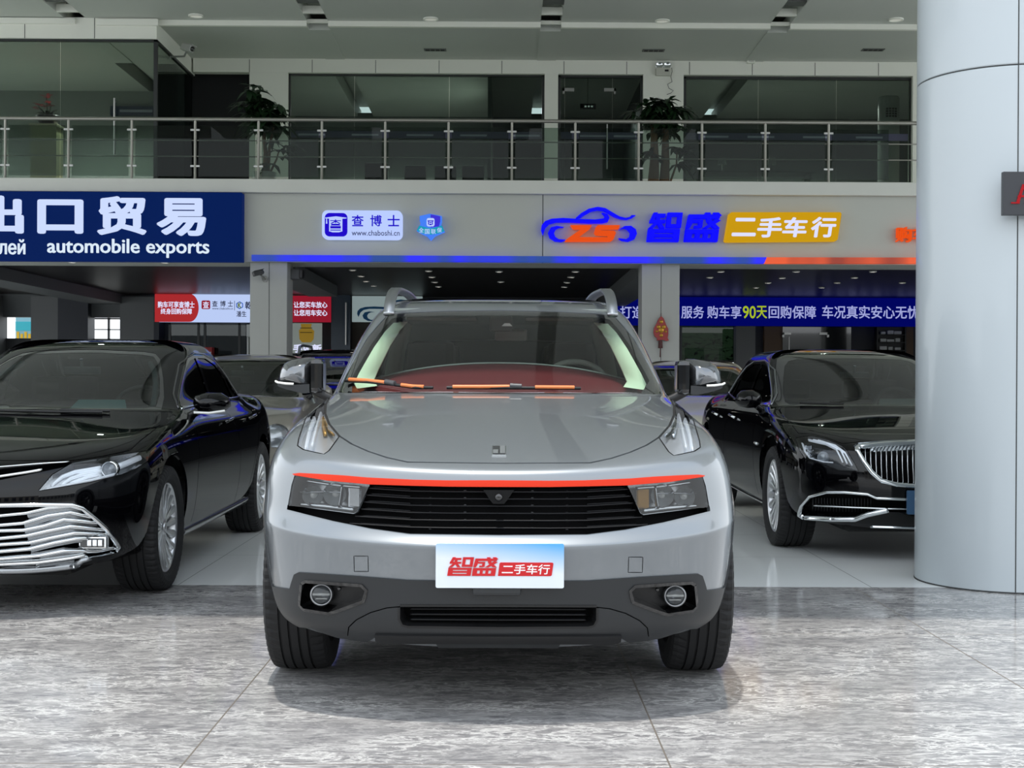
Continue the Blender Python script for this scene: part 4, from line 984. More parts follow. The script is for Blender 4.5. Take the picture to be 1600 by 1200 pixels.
mb = MB(); mb.box(-.055, .055, 1.20, 1.26, 1.37, 1.445, .01); mb.build('sensor_housing', BLACKP, suv)
mb = MB(); mb.prism([(-.026, 0), (.026, 0), (.012, .014), (-.012, .014)], 'y', 1.185, 1.195, Matrix.Translation((.03, 0, 1.395))); mb.build('sensor_window', WHITE, suv)
mb = MB(); mb.box(-.03, .13, 1.28, 1.31, 1.325, 1.385, .02); mb.tube([(.05, 1.29, 1.38), (.03, 1.26, 1.43)], .01, 8); mb.build('rear_view_mirror', mat('mirror_back_grey', (105, 115, 112), .4), suv)
for sd in (1, -1):
    mb = MB(); mb.box(sd * .12, sd * .46, 1.29, 1.42, 1.425, 1.44, .006); mb.build('sun_visor', mat('visor_pale', (120, 132, 124), .8), suv)
# ------------------------------------------------------------------ saloon bodies
def sedan_rows(zk=1.0, wk=1.0, ext=0.0, hatch=False):
    T = [(.20, -.83, .24, .83, .45, 0, 3.62, .24), (.22, -.88, .26, .86, .45, 0, 3.70, .26), (.28, -.92, .33, .885, .46, 0, 3.76, .33), (.38, -.945, .42, .905, .47, 0, 3.82, .42), (.48, -.955, .52, .915, .48, 0, 3.84, .54),
         (.56, -.955, .60, .92, .48, 0, 3.84, .66), (.63, -.945, .67, .918, .48, .02, 3.83, .76), (.69, -.92, .73, .91, .48, .04, 3.82, .86), (.735, -.86, .79, .897, .48, .09, 3.80, .95), (.77, -.74, .83, .878, .48, .17, 3.76, .99),
         (.82, -.48, .865, .858, .47, .33, 3.70, 1.005), (.87, -.15, .89, .838, .45, .53, 3.62, 1.015), (.915, .20, .91, .805, .42, .76, 3.52, 1.02), (.945, .46, .93, .775, .34, .94, 3.42, 1.025), (.958, .60, .95, .742, .26, 1.02, 3.32, 1.03),
         (.985, .70, .98, .715, .24, 1.08, 3.24, 1.04), (1.08, .92, 1.07, .68, .22, 1.3, 3.05, 1.10), (1.19, 1.18, 1.18, .65, .20, 1.6, 2.85, 1.20), (1.28, 1.42, 1.275, .612, .19, 1.85, 2.68, 1.28), (1.325, 1.56, 1.325, .585, .18, 1.95, 2.58, 1.325),
         (1.365, 1.75, 1.365, .54, .2, 2.0, 2.55, 1.365), (1.395, 2.0, 1.39, .46, .15, 2.0, 2.5, 1.39), (1.405, 2.25, 1.40, .3, .08, 2.0, 2.46, 1.40), (1.405, 2.38, 1.40, .0, .02, 2.0, 2.42, 1.40)]
    out = []
    for zf, yf, zs, W, D, s, yb, zb in T:
        if hatch: yb = 3.3 if zs < 1.0 else 3.3 - (zs - 1.0) * .9; zb = zs
        out.append(dict(zf=zf * zk, yf=yf, zs=zs * zk, W=W * wk, D=D, s=s, yb=yb + ext, zb=zb * zk, wtop=.57 * wk))
    return out
sed_side = lambda e=0: [(.995, -.30, .86, 1.70), (1, 0, 1.05, 1.80), (1, .40, 1.30, 1.92), (.99, .95, 1.6, 2.05), (.985, 1.6 + e * .5, 2.0 + e * .5, 2.15 + e * .5), (.99, 2.3 + e, 2.5 + e, 2.3 + e), (.995, 2.82 + e, 2.85 + e, 2.42 + e), (.97, 3.3 + e, 3.12 + e, 2.5 + e)]
sed_rear, sed_reary = [.88, .68, .4, 0], [-.25, -.1, -.02, 0]
BLACKC = mat('black_car_paint', (3, 3, 5), .3, 0, .75, spec=.0)
DGLASS = glass_mat('dark_windscreen', (150, 160, 157), 1.0); DSIDE = glass_mat('dark_side_glass', (40, 44, 46), 1.0)
def wheelset(par, xs, ys, R, w, rr, style, n, rim=None):
    for y in ys:
        for sd in (1, -1): wheel(par, xs * sd, y, R, w, rr, sd, style, n, rim)
def cabin(par, zk, W=.6, y0=.7, e=0, tone=None):
    tone = tone or DKTRIM
    mb = MB(); mb.box(-W, W, y0 + .1, y0 + .65, .5, .93 * zk, .05); mb.build('dashboard', tone, par)
    for sd in (1, -1):
        mb = MB()
        for yy in (1.75, 2.45 + e): mb.box(sd * .36 - .24, sd * .36 + .24, yy, yy + .15, .4, .98 * zk, .06); mb.box(sd * .36 - .12, sd * .36 + .12, yy + .05, yy + .14, .99 * zk, 1.16 * zk, .05); mb.box(sd * .36 - .25, sd * .36 + .25, yy - .48, yy + .1, .35, .5, .05)
        mb.build('seat', tone, par)
    mb = MB(); R_ = Matrix.Translation((.36, y0 + .72, .92 * zk)) @ Matrix.Rotation(math.radians(65), 4, 'X')
    mb.tube([R_ @ Vector((.185 * math.cos(t), .185 * math.sin(t), 0)) for t in np.linspace(0, 2 * math.pi, 32)[:-1]], .016, 8, closed=True); mb.tube([R_ @ Vector((-.18, 0, 0)), R_ @ Vector((.18, 0, 0))], .02, 8); mb.build('steering_wheel', mat('steering_grey', (84, 86, 86), .5), par)
    mb = MB(); mb.box(-.12, .12, 1.36, 1.39, 1.17 * zk, 1.22 * zk, .015); mb.tube([(0, 1.37, 1.21 * zk), (0, 1.36, 1.27 * zk)], .01, 6); mb.build('rear_view_mirror', mat('mirror_back_grey', (105, 115, 112), .4), par)
def circ(y0, z0, r, n=36): return [(y0 + r * math.cos(t), z0 + r * math.sin(t)) for t in np.linspace(-.6, math.pi + .6, n)]

# ------------------------------------------------------------------ black saloon on the left
M_L = Matrix.Translation((-2.69, 7.35, 0))
S = SL = Surf(car_grid(sedan_rows(), suv_fr, suv_plan, suv_wz, sed_side(), sed_rear, sed_reary), M_L, 5); S.half = 1; S.dist = 7.0
U = S.px; Cn = S.C - 1
lampL = [(61, 766.5), (82, 742), (114, 723), (160, 715.5), (201, 709), (235, 704), (231, 720), (212, 732), (190, 741), (140, 753), (88, 762)]
grL = [(-106, 790), (0, 789), (60, 788), (115, 788), (129, 793), (148, 808), (165, 824), (178, 841), (186, 854), (181, 861), (160, 866), (137, 869), (126, 880), (113, 890), (0, 892), (-106, 892)]
upL = [(-106, 738), (0, 733), (60, 727), (112, 722), (104, 729), (66, 737), (0, 750), (-106, 757)]
wsL = U([(80, 545), (100, 545), (160, 546), (225, 549), (243, 552), (250, 560), (255, 590), (257, 620), (252, 640)], False)
u0 = wsL[-1]; wsLp = [(0, wsL[0][1])] + wsL + [(u0[0] - .8, 13.9), (4, 13.75), (0, 13.7)]
wsi = U([(80, 550), (100, 550), (160, 551), (222, 554), (240, 557), (246, 566), (250, 592), (250, 616), (244, 634)], False)
wsLi = [(0, wsi[0][1])] + wsi + [(wsi[-1][0] - .8, 14.2), (4, 14.05), (0, 14.0)]
hoodL = U([(-106, 721), (0, 719.5), (60, 720), (112, 720), (160, 713), (203, 704), (220, 688), (236, 676), (250, 664)], False)
w1L = S.side([(.96, .965), (1.09, 1.03), (1.30, 1.125), (1.47, 1.20), (1.65, 1.25), (1.86, 1.272), (1.90, .975)])
w2L = S.side([(1.96, .975), (1.93, 1.272), (2.18, 1.272), (2.4, 1.23), (2.56, 1.14), (2.64, .99)])
w3L = S.side([(2.69, .995), (2.60, 1.14), (2.66, 1.12), (2.86, 1.01)])
allw = S.side([(.90, .95), (1.04, 1.03), (1.26, 1.13), (1.44, 1.21), (1.62, 1.265), (1.88, 1.295), (2.2, 1.295), (2.45, 1.25), (2.7, 1.14), (2.92, 1.02), (2.92, .985)])
S.partition([('gap', S.stroke(hoodL, .006)), ('gap', S.stroke(S.side([(.62, .30), (.60, .6), (.70, .80), (.86, .93)], False), .007)), ('gap', S.stroke(S.side([(1.93, .30), (1.93, .97)], False), .007)), ('gap', S.stroke(S.side([(2.80, .98), (2.72, .8), (2.5, .62), (2.36, .42), (2.34, .30)], False), .007)),
    ('lamp', U(lampL)), ('lampgap', S.stroke(U(lampL + lampL[:1], False), .008)), ('upper', U(upL)), ('grille', U(grL)), ('arch', S.side(circ(0, .34, .385))), ('arch', S.side(circ(2.82, .34, .385))),
    ('glass', wsLi), ('frit', wsLp), ('win1', w1L), ('win2', w2L), ('win3', w3L), ('winframe', allw), ('rglass', S.rear([(-.1, 1.10), (.52, 1.10), (.46, 1.28), (-.1, 1.29)])), ('hood', [(0, hoodL[0][1])] + hoodL + [(hoodL[-1][0], 13.4), (4, 13.3), (0, 13.3)])])
c1 = empty('car', M_L.translation, 0, 'black saloon car with a wide chrome slatted grille, parked on the left', 'car')
S.part('body', ['body'], BLACKC, c1, 0, .012); S.part('hood', ['hood'], BLACKC, c1, 0, .012); S.part('panel_gap', ['gap', 'lampgap'], GAP, c1, -.006)
w_ = S.part('windshield', ['glass'], DGLASS, c1, -.003); S.part('glass_border', ['frit'], BLACKG, w_, -.002)
for sd in (1, -1):
    for k in ('win1', 'win2', 'win3'): S.part('side_window', [k], DSIDE, c1, -.004, sides=(sd,))
    S.part('window_frame', ['winframe'], BLACKG, c1, .002, sides=(sd,))
S.part('rear_window', ['rglass'], DSIDE, c1, -.004)
g = S.part('grille', ['grille'], mat('grille_black', (7, 7, 8), .5), c1, -.07); S.part('grille_rim', ['grille'], CHROME, g, .012, .085, rim_only=True)
mb = MB(); S.strip(mb, U([(-106, 790), (0, 789.5), (60, 788.5), (112, 789), (128, 794), (147, 809), (164, 825), (177, 842), (184, 854)], False), .022, .016, 0); mb.build('grille_surround', CHROME, g)
lines = [[(-106, 809), (0, 806), (40, 802), (75, 794), (110, 791), (132, 797)], [(-106, 823), (0, 821), (35, 818), (75, 806), (110, 801), (146, 809)], [(-106, 832), (0, 830), (36, 829), (70, 822), (100, 812), (157, 818)],
         [(-106, 846), (0, 842), (40, 838), (75, 830), (110, 823), (166, 829)], [(-106, 856), (0, 852), (45, 849), (80, 841), (115, 834), (172, 836)], [(-106, 867), (0, 863), (45, 859), (85, 849), (118, 843), (138, 842)], [(-106, 877), (0, 875), (60, 870), (100, 862), (150, 863), (182, 857)], [(-106, 886), (0, 884), (60, 881), (110, 874), (135, 869)]]
mb = MB()
for L_n in lines:
    uv = U(L_n, False, step=4); S.strip(mb, uv, .019, .022, -.022, taper=(.9, 1.0))
mb.build('grille_slats', CHROME, g)
for sd in (1, -1):
    mb = MB()
    for L_n in lines: S.strip(mb, U([(x + 2, y + 5.5) for x, y in L_n if x > 30], False, step=4), .030, .008, -.035, (sd,))
    mb.build('slat_faces', mat('satin_chrome', (150, 153, 156), .22, 1.0), g)
for sd in (1, -1):
    c = S.pt(U([(147, 848)], False)[0], .0, sd); mb = MB(); mb.box(c.x - .075, c.x + .06, c.y - .002, c.y + .05, c.z - .03, c.z + .03, .012); f_ = mb.build('fog_lamp', CHROME, c1); mb = MB(); mb.box(c.x - .066, c.x + .05, c.y - .008, c.y, c.z - .022, c.z + .022, .008); mb.build('fog_housing', BLACKG, f_)
    mb = MB()
    for k in range(3): mb.box(c.x - .03 + .026 * k, c.x - .008 + .026 * k, c.y - .016, c.y - .005, c.z - .016, c.z + .016, .006)
    mb.build('fog_lens', LED, f_)
u_ = S.part('upper_grille', ['upper'], mat('grille_black', (7, 7, 8), .5), c1, -.04); S.part('grille_rim', ['upper'], BLACKG, u_, .002, .045, rim_only=True)
mb = MB(); S.strip(mb, U([(-106, 752), (0, 744.5), (40, 738.5), (66, 734)], False), .016, .02, -.012); S.strip(mb, U([(-106, 734), (0, 730), (60, 725), (108, 722)], False), .007, .008, -.002); mb.build('chrome_wing', CHROME, u_)
mb = MB(); S.strip(mb, U([(-106, 899), (0, 897), (60, 894), (108, 891), (116, 885), (128, 875), (142, 871)], False), .022, .016, .0); mb.build('lower_trim', mat('satin_chrome', (150, 153, 156), .22, 1.0), c1)
for sd in (1, -1):
    b = S.part('headlamp', ['lamp'], mat('lamp_bowl_bright', (190, 193, 196), .2, .7), c1, -.06, sides=(sd,)); S.part('lamp_rim', ['lamp'], BLACKG, b, 0, .065, sides=(sd,), rim_only=True); S.part('lamp_lens', ['lamp'], LENS, b, 0, sides=(sd,))
    c = S.pt(U([(176, 730)], False)[0], -.028, sd); mb = MB(); mb.lathe([(.042, .03), (.042, -.006), (.036, -.012), (.033, 0), (.033, .02)], 'y', 28, c); mb.build('projector_ring', CHROME, b); MB().lathe([(.033, -.0), (.022, -.014), (.001, -.02)], 'y', 28, c).build('projector_lens', mat('projector_glass', (150, 155, 160), .05, .2, coat=1), b)
    mb = MB()
    for L_n in ([(80, 757), (98, 740), (118, 731), (160, 724)], [(96, 756), (112, 744), (130, 737), (162, 731)], [(112, 753), (126, 747), (140, 742), (158, 738)]): S.strip(mb, U(L_n, False), .016, .014, -.04, (sd,))
    S.strip(mb, U([(70, 764), (110, 756), (150, 748), (186, 739)], False), .014, .02, -.03, (sd,)); S.strip(mb, U([(192, 724), (212, 718), (228, 712)], False), .03, .02, -.045, (sd,)); mb.build('light_guide', mat('light_guide_clear', (240, 243, 246), .15, .2, emit=(230, 240, 255), estr=.25), b)
    mb = MB(); S.strip(mb, S.side([(.92, .95), (1.4, .965), (2.0, .975), (2.6, .99), (3.05, 1.0)], False), .014, .006, .002, (sd,)); mb.build('belt_moulding', CHROME, c1)
    mb = MB(); S.strip(mb, S.side([(.89, .955), (1.03, 1.037), (1.25, 1.138), (1.43, 1.218), (1.61, 1.272), (1.88, 1.302), (2.2, 1.302), (2.46, 1.256), (2.71, 1.146), (2.93, 1.02)], False), .012, .006, .002, (sd,)); mb.build('window_moulding', BLACKG, c1)
    for y in (1.72, 2.52):
        uv = S.side([(y - .11, .845), (y, .85), (y + .11, .855)], False); mb = MB(); S.strip(mb, uv, .022, .02, .018, (sd,)); mb.build('door_handle', BLACKG, c1)
    mb = MB(); S.strip(mb, S.side([(.45, .25), (1.0, .25), (1.8, .26), (2.4, .27)], False), .06, .02, .0, (sd,)); mb.build('sill_cover', mat('gloss_dark_grey', (70, 72, 74), .15, 0, 1.0), c1)
    out = [(0, 0), (.02, -.055), (.10, -.06), (.19, -.045), (.225, -.02), (.22, .03), (.17, .062), (.08, .065), (.01, .045)]
    mi, _c = mirror(Matrix.Translation((sd * .80, .86, .985)), c1, BLACKC, out, .15, sd)
    mb = MB(); mb.tube([(sd * .05, .06, -.04), (sd * -.0, .06, -.075), (sd * -.07, .08, -.10)], [.024, .026, .03], 10); mb.build('mirror_arm', BLACKC, mi); mb = MB(); mb.tube([(sd * .03, .0, -.055), (sd * .12, .005, -.058), (sd * .21, .03, -.045)], .008, 8); mb.build('turn_lamp', mat('clear_strip', (235, 235, 230), .15, .1), mi)
    mb = MB(); a = [S.pt(q, -.03, sd) for q in U([(237, 561), (243, 572), (246, 592), (245, 612), (240, 632)], False)]; mb.tube([p + Vector((-.02 * sd, .05, 0)) for p in a], .018, 8); mb.build('pillar_trim', mat('pale_blue_trim', (120, 140, 140), .7), c1)
mb = MB()
for pts in ([(0, 645), (40, 646), (80, 647), (160, 648)], [(95, 644), (120, 645), (172, 646)]):
    P = []
    for p_ in pts: q = U([p_], False)[0]; P.append(S.pt((abs(q[0]), q[1]), .014, 1 if q[0] >= 0 else -1))
    mb.tube(P, .009, 6)
mb.build('wiper', BLACKP, c1)
mb = MB(); cardp = lambda x0, x1: ([Vector(p) for p in ((x0, .88, .952), (x1, .88, .952), (x1 - .03, .955, 1.004), (x0 + .03, .955, 1.004), (x0, .888, .948), (x1, .888, .948), (x1 - .03, .963, 1.0), (x0 + .03, .963, 1.0))], [(0, 1, 2, 3), (7, 6, 5, 4), (0, 4, 5, 1), (1, 5, 6, 2), (2, 6, 7, 3), (3, 7, 4, 0)])
mb.add(*cardp(.08, .42))
cd = mb.build('paper_card', mat('pale_turquoise_card', (150, 215, 212), .6)); cd.matrix_world = M_L; tag(cd, 'pale turquoise paper card on the dashboard of the black saloon on the left', 'card')
cabin(c1, .99); mb = MB(); mb.box(-.60, .60, -.7, 3.6, .17, .55, .05); mb.build('underbody', mat('underbody_black', (12, 12, 12), .8), c1)
wheelset(c1, .785, (0, 2.82), .335, .235, .238, 'multi', 20)

# ------------------------------------------------------------------ black limousine on the right
M_R = Matrix.Translation((2.77, 9.40, 0))
S = SR = Surf(car_grid(sedan_rows(1.0, 1.025, .22), suv_fr, suv_plan, suv_wz, sed_side(.22), sed_rear, sed_reary), M_R, 5); S.half = -1; S.dist = 9.2
U = S.px; Cn = S.C - 1
lampR = [(1243, 685), (1255, 682), (1268, 681.5), (1292, 687), (1316, 697), (1324, 706), (1341, 735.5), (1312, 735), (1284, 724), (1258, 716), (1250, 704)]
grR = [(1500, 687), (1426, 689), (1380, 691), (1340, 694), (1334, 699), (1346, 720), (1360, 740), (1376, 754), (1400, 760), (1426, 762), (1500, 764)]
inR = [(1500, 780), (1417, 780), (1370, 778), (1356, 772), (1320, 769), (1292, 769), (1266, 776), (1253, 790), (1248, 805), (1256, 810), (1336, 813), (1356, 806), (1378, 800), (1500, 800)]
wsR = U([(1335, 550), (1300, 550), (1240, 551), (1222, 553), (1214, 560), (1211, 585), (1209, 610), (1211, 628)], False); u0 = wsR[-1]
wsRi = U([(1335, 560), (1300, 560), (1245, 561), (1232, 564), (1226, 572), (1224, 590), (1222, 612), (1226, 627)], False)
hoodR = U([(1500, 684), (1426, 686), (1380, 688), (1337, 691), (1316, 693), (1292, 684), (1268, 678), (1247, 677), (1238, 665)], False)
w1 = S.side([(.96, .965), (1.09, 1.03), (1.30, 1.125), (1.47, 1.20), (1.65, 1.25), (1.90, 1.272), (1.98, .975)]); w2 = S.side([(2.05, .975), (1.98, 1.272), (2.32, 1.272), (2.54, 1.23), (2.7, 1.14), (2.78, .99)]); w3 = S.side([(2.83, .995), (2.74, 1.14), (2.80, 1.12), (3.0, 1.01)])
allw = S.side([(.90, .95), (1.04, 1.03), (1.26, 1.13), (1.44, 1.21), (1.62, 1.265), (1.88, 1.295), (2.35, 1.295), (2.6, 1.25), (2.85, 1.14), (3.07, 1.02), (3.07, .985)])
S.partition([('gap', S.stroke(hoodR, .006)), ('gap', S.stroke(S.side([(.62, .30), (.60, .6), (.70, .80), (.86, .93)], False), .007)), ('gap', S.stroke(S.side([(2.02, .30), (2.02, .97)], False), .007)), ('gap', S.stroke(S.side([(2.94, .98), (2.88, .8), (2.7, .62), (2.56, .42), (2.54, .30)], False), .007)),
    ('lamp', U(lampR)), ('lampgap', S.stroke(U(lampR + lampR[:1], False), .008)), ('grille', U(grR)), ('intake', U(inR)), ('arch', S.side(circ(0, .36, .40))), ('arch', S.side(circ(3.04, .36, .40))),
    ('glass', [(0, wsRi[0][1])] + wsRi + [(wsRi[-1][0] - .6, 14.2), (4, 14.05), (0, 14.0)]), ('frit', [(0, wsR[0][1])] + wsR + [(u0[0] - .8, 13.9), (4, 13.75), (0, 13.7)]), ('win1', w1), ('win2', w2), ('win3', w3), ('winframe', allw), ('rglass', S.rear([(-.1, 1.10), (.52, 1.10), (.46, 1.28), (-.1, 1.29)])), ('hood', [(0, hoodR[0][1])] + hoodR + [(hoodR[-1][0], 13.4), (4, 13.3), (0, 13.3)])])
c2 = empty('car', M_R.translation, 0, 'black limousine with an upright chrome-barred grille, half behind the white pillar', 'car')
S.part('body', ['body'], BLACKC, c2, 0, .012); S.part('hood', ['hood'], BLACKC, c2, 0, .012); S.part('panel_gap', ['gap', 'lampgap'], GAP, c2, -.006)
w_ = S.part('windshield', ['glass'], DGLASS, c2, -.003); S.part('glass_border', ['frit'], BLACKG, w_, -.002)
for sd in (1, -1):
    for k in ('win1', 'win2', 'win3'): S.part('side_window', [k], DSIDE, c2, -.004, sides=(sd,))
    S.part('window_frame', ['winframe'], BLACKG, c2, .002, sides=(sd,))
S.part('rear_window', ['rglass'], DSIDE, c2, -.004)
g = S.part('grille', ['grille'], mat('grille_black', (7, 7, 8), .5), c2, -.08); S.part('grille_rim', ['grille'], CHROME, g, .012, .095, rim_only=True)
mb = MB(); S.strip(mb, U([(1487, 688), (1426, 691), (1380, 693.5), (1342, 697.5), (1338, 701), (1349, 720), (1362, 738), (1377, 751), (1400, 757), (1426, 759.5), (1487, 761)], False, step=3), .030, .018, -.004); mb.build('grille_surround', CHROME, g)
for k in range(18):
    x = 1352 + k * 8.3
    if x > 1490: break
    yb_ = np.interp(x, [1346, 1360, 1376, 1400, 1426, 1500], [720, 740, 754, 758, 759, 760]); mb = MB(); S.strip(mb, U([(x, 699), (x + .3, (699 + yb_) / 2), (x + 1.5, yb_ - 2)], False), .0075, .03, -.04); mb.build('grille_bar', CHROME, g)
q = S.part('lower_intake', ['intake'], mat('grille_black', (7, 7, 8), .5), c2, -.06); S.part('intake_rim', ['intake'], BLACKG, q, .002, .065, rim_only=True)
mb = MB(); S.strip(mb, U([(1487, 780), (1417, 780), (1370, 778), (1356, 772), (1320, 769), (1292, 769), (1266, 776), (1253, 790), (1248, 804), (1256, 809), (1300, 811)], False, step=3), .020, .02, -.004); S.strip(mb, U([(1256, 809), (1300, 811.5), (1336, 811.5), (1356, 804), (1388, 797)], False, step=3), .036, .02, -.004, taper=(.6, 1.0)); S.strip(mb, U([(1487, 796), (1390, 795), (1332, 793), (1272, 790)], False), .012, .016, -.012); mb.build('intake_trim', CHROME, c2)
mb = MB(); S.strip(mb, U([(1487, 825), (1426, 824), (1360, 822)], False), .010, .012, .0); mb.build('lip_trim', CHROME, c2)
for sd in (1, -1):
    mb = MB()
    for k in range(20): x = 1262 + k * 5.2; S.strip(mb, U([(x, 782), (x, 806)], False), .006, .006, -.05, (sd,))
    mb.build('intake_mesh', mat('mesh_black', (26, 28, 30), .4), q)
for sd in (1, -1):
    b = S.part('headlamp', ['lamp'], mat('lamp_bowl_dark2', (46, 48, 50), .25, .6), c2, -.06, sides=(sd,)); S.part('lamp_rim', ['lamp'], BLACKG, b, 0, .065, sides=(sd,), rim_only=True); S.part('lamp_lens', ['lamp'], LENS, b, 0, sides=(sd,))
    mb = MB()
    for L_n in ([(1262, 684), (1290, 690), (1306, 699), (1316, 722)], [(1270, 684), (1298, 691), (1313, 700), (1323, 724)], [(1278, 684.5), (1305, 693), (1320, 705), (1331, 727)]): S.strip(mb, U(L_n, False, step=3), .010, .012, -.022, (sd,))
    S.strip(mb, U([(1250, 690), (1254, 704), (1262, 715), (1284, 721), (1300, 722)], False, step=3), .008, .012, -.026, (sd,)); mb.build('light_guide', mat('light_guide_clear', (240, 243, 246), .15, .2, emit=(230, 240, 255), estr=.25), b)
    mb = MB()
    for (x, y) in ((1258, 695), (1261, 703), (1264, 711)):
        c = S.pt(U([(x, y)], False)[0], -.035, sd); mb.box(c.x - .018, c.x + .018, c.y - .01, c.y + .02, c.z - .013, c.z + .013, .004)
    mb.build('led_block', LED, b)
    c = S.pt(U([(1284, 713)], False)[0], -.04, sd); mb = MB(); mb.lathe([(.04, .02), (.035, 0), (.02, -.012), (.001, -.015)], 'y', 24, c); mb.build('projector_lens', mat('projector_glass', (150, 155, 160), .05, .2, coat=1), b)
    mb = MB(); S.strip(mb, S.side([(.89, .955), (1.03, 1.037), (1.25, 1.138), (1.43, 1.218), (1.61, 1.272), (1.88, 1.302), (2.35, 1.302), (2.61, 1.256), (2.86, 1.146), (3.08, 1.02), (2.6, .975), (1.6, .955), (.89, .945)], False), .014, .006, .002, (sd,)); mb.build('window_moulding', mat('satin_chrome', (150, 153, 156), .22, 1.0), c2)
    mb = MB(); S.strip(mb, S.side([(.45, .25), (1.0, .25), (1.8, .26), (2.6, .27)], False), .03, .014, .002, (sd,)); mb.build('sill_trim', CHROME, c2)
    for y in (1.75, 2.62):
        mb = MB(); S.strip(mb, S.side([(y - .11, .83), (y, .835), (y + .11, .84)], False), .022, .02, .018, (sd,)); mb.build('door_handle', CHROME, c2)
    mb = MB(); S.strip(mb, S.side([(.44, .68), (.50, .683), (.54, .685)], False), .02, .006, .003, (sd,)); mb.build('fender_mark', CHROME, c2)
    out = [(0, 0), (.02, -.055), (.10, -.06), (.17, -.045), (.20, -.02), (.19, .04), (.15, .075), (.07, .08), (.01, .05)]
    mi, _c = mirror(Matrix.Translation((sd * .80, .90, .985)), c2, BLACKC, out, .15, sd); mb = MB(); mb.tube([(sd * .05, .06, -.04), (sd * -.0, .06, -.075), (sd * -.07, .08, -.10)], [.024, .026, .03], 10); mb.build('mirror_arm', BLACKC, mi)
a_, b_ = M_R.inverted() @ at(1418, 804, 8.42), M_R.inverted() @ at(1520, 767, 8.42); mb = MB(); mb.prism(rrect(-abs(a_.x), abs(a_.x), a_.z, b_.z, .008), 'y', -.975, -.955); pl_ = mb.build('license_plate', mat('blue_plate', (62, 96, 130), .4), c2); mb = MB(); mb.box(-abs(a_.x) + .03, abs(a_.x) - .03, -.93, -.955, a_.z + .02, b_.z - .02); mb.build('plate_holder', BLACKP, pl_)
mb = MB(); P = [S.pt(q, .014, -1) for q in U([(1318, 634), (1300, 634), (1280, 633), (1250, 632)], False)]; mb.tube(P, .008, 6); mb.build('wiper', BLACKP, c2)
cabin(c2, .99, e=.2); mb = MB(); mb.box(-.60, .60, -.7, 3.8, .17, .55, .05); mb.build('underbody', mat('underbody_black', (12, 12, 12), .8), c2)
mb = MB(); mb.add(*cardp(.06, .5)); cd = mb.build('paper_card', mat('pale_grey_card', (170, 188, 184), .6)); cd.matrix_world = M_R; tag(cd, 'pale grey paper card on the dashboard of the black limousine on the right', 'card')
wheelset(c2, .80, (0, 3.04), .345, .245, .248, 'multi', 20)

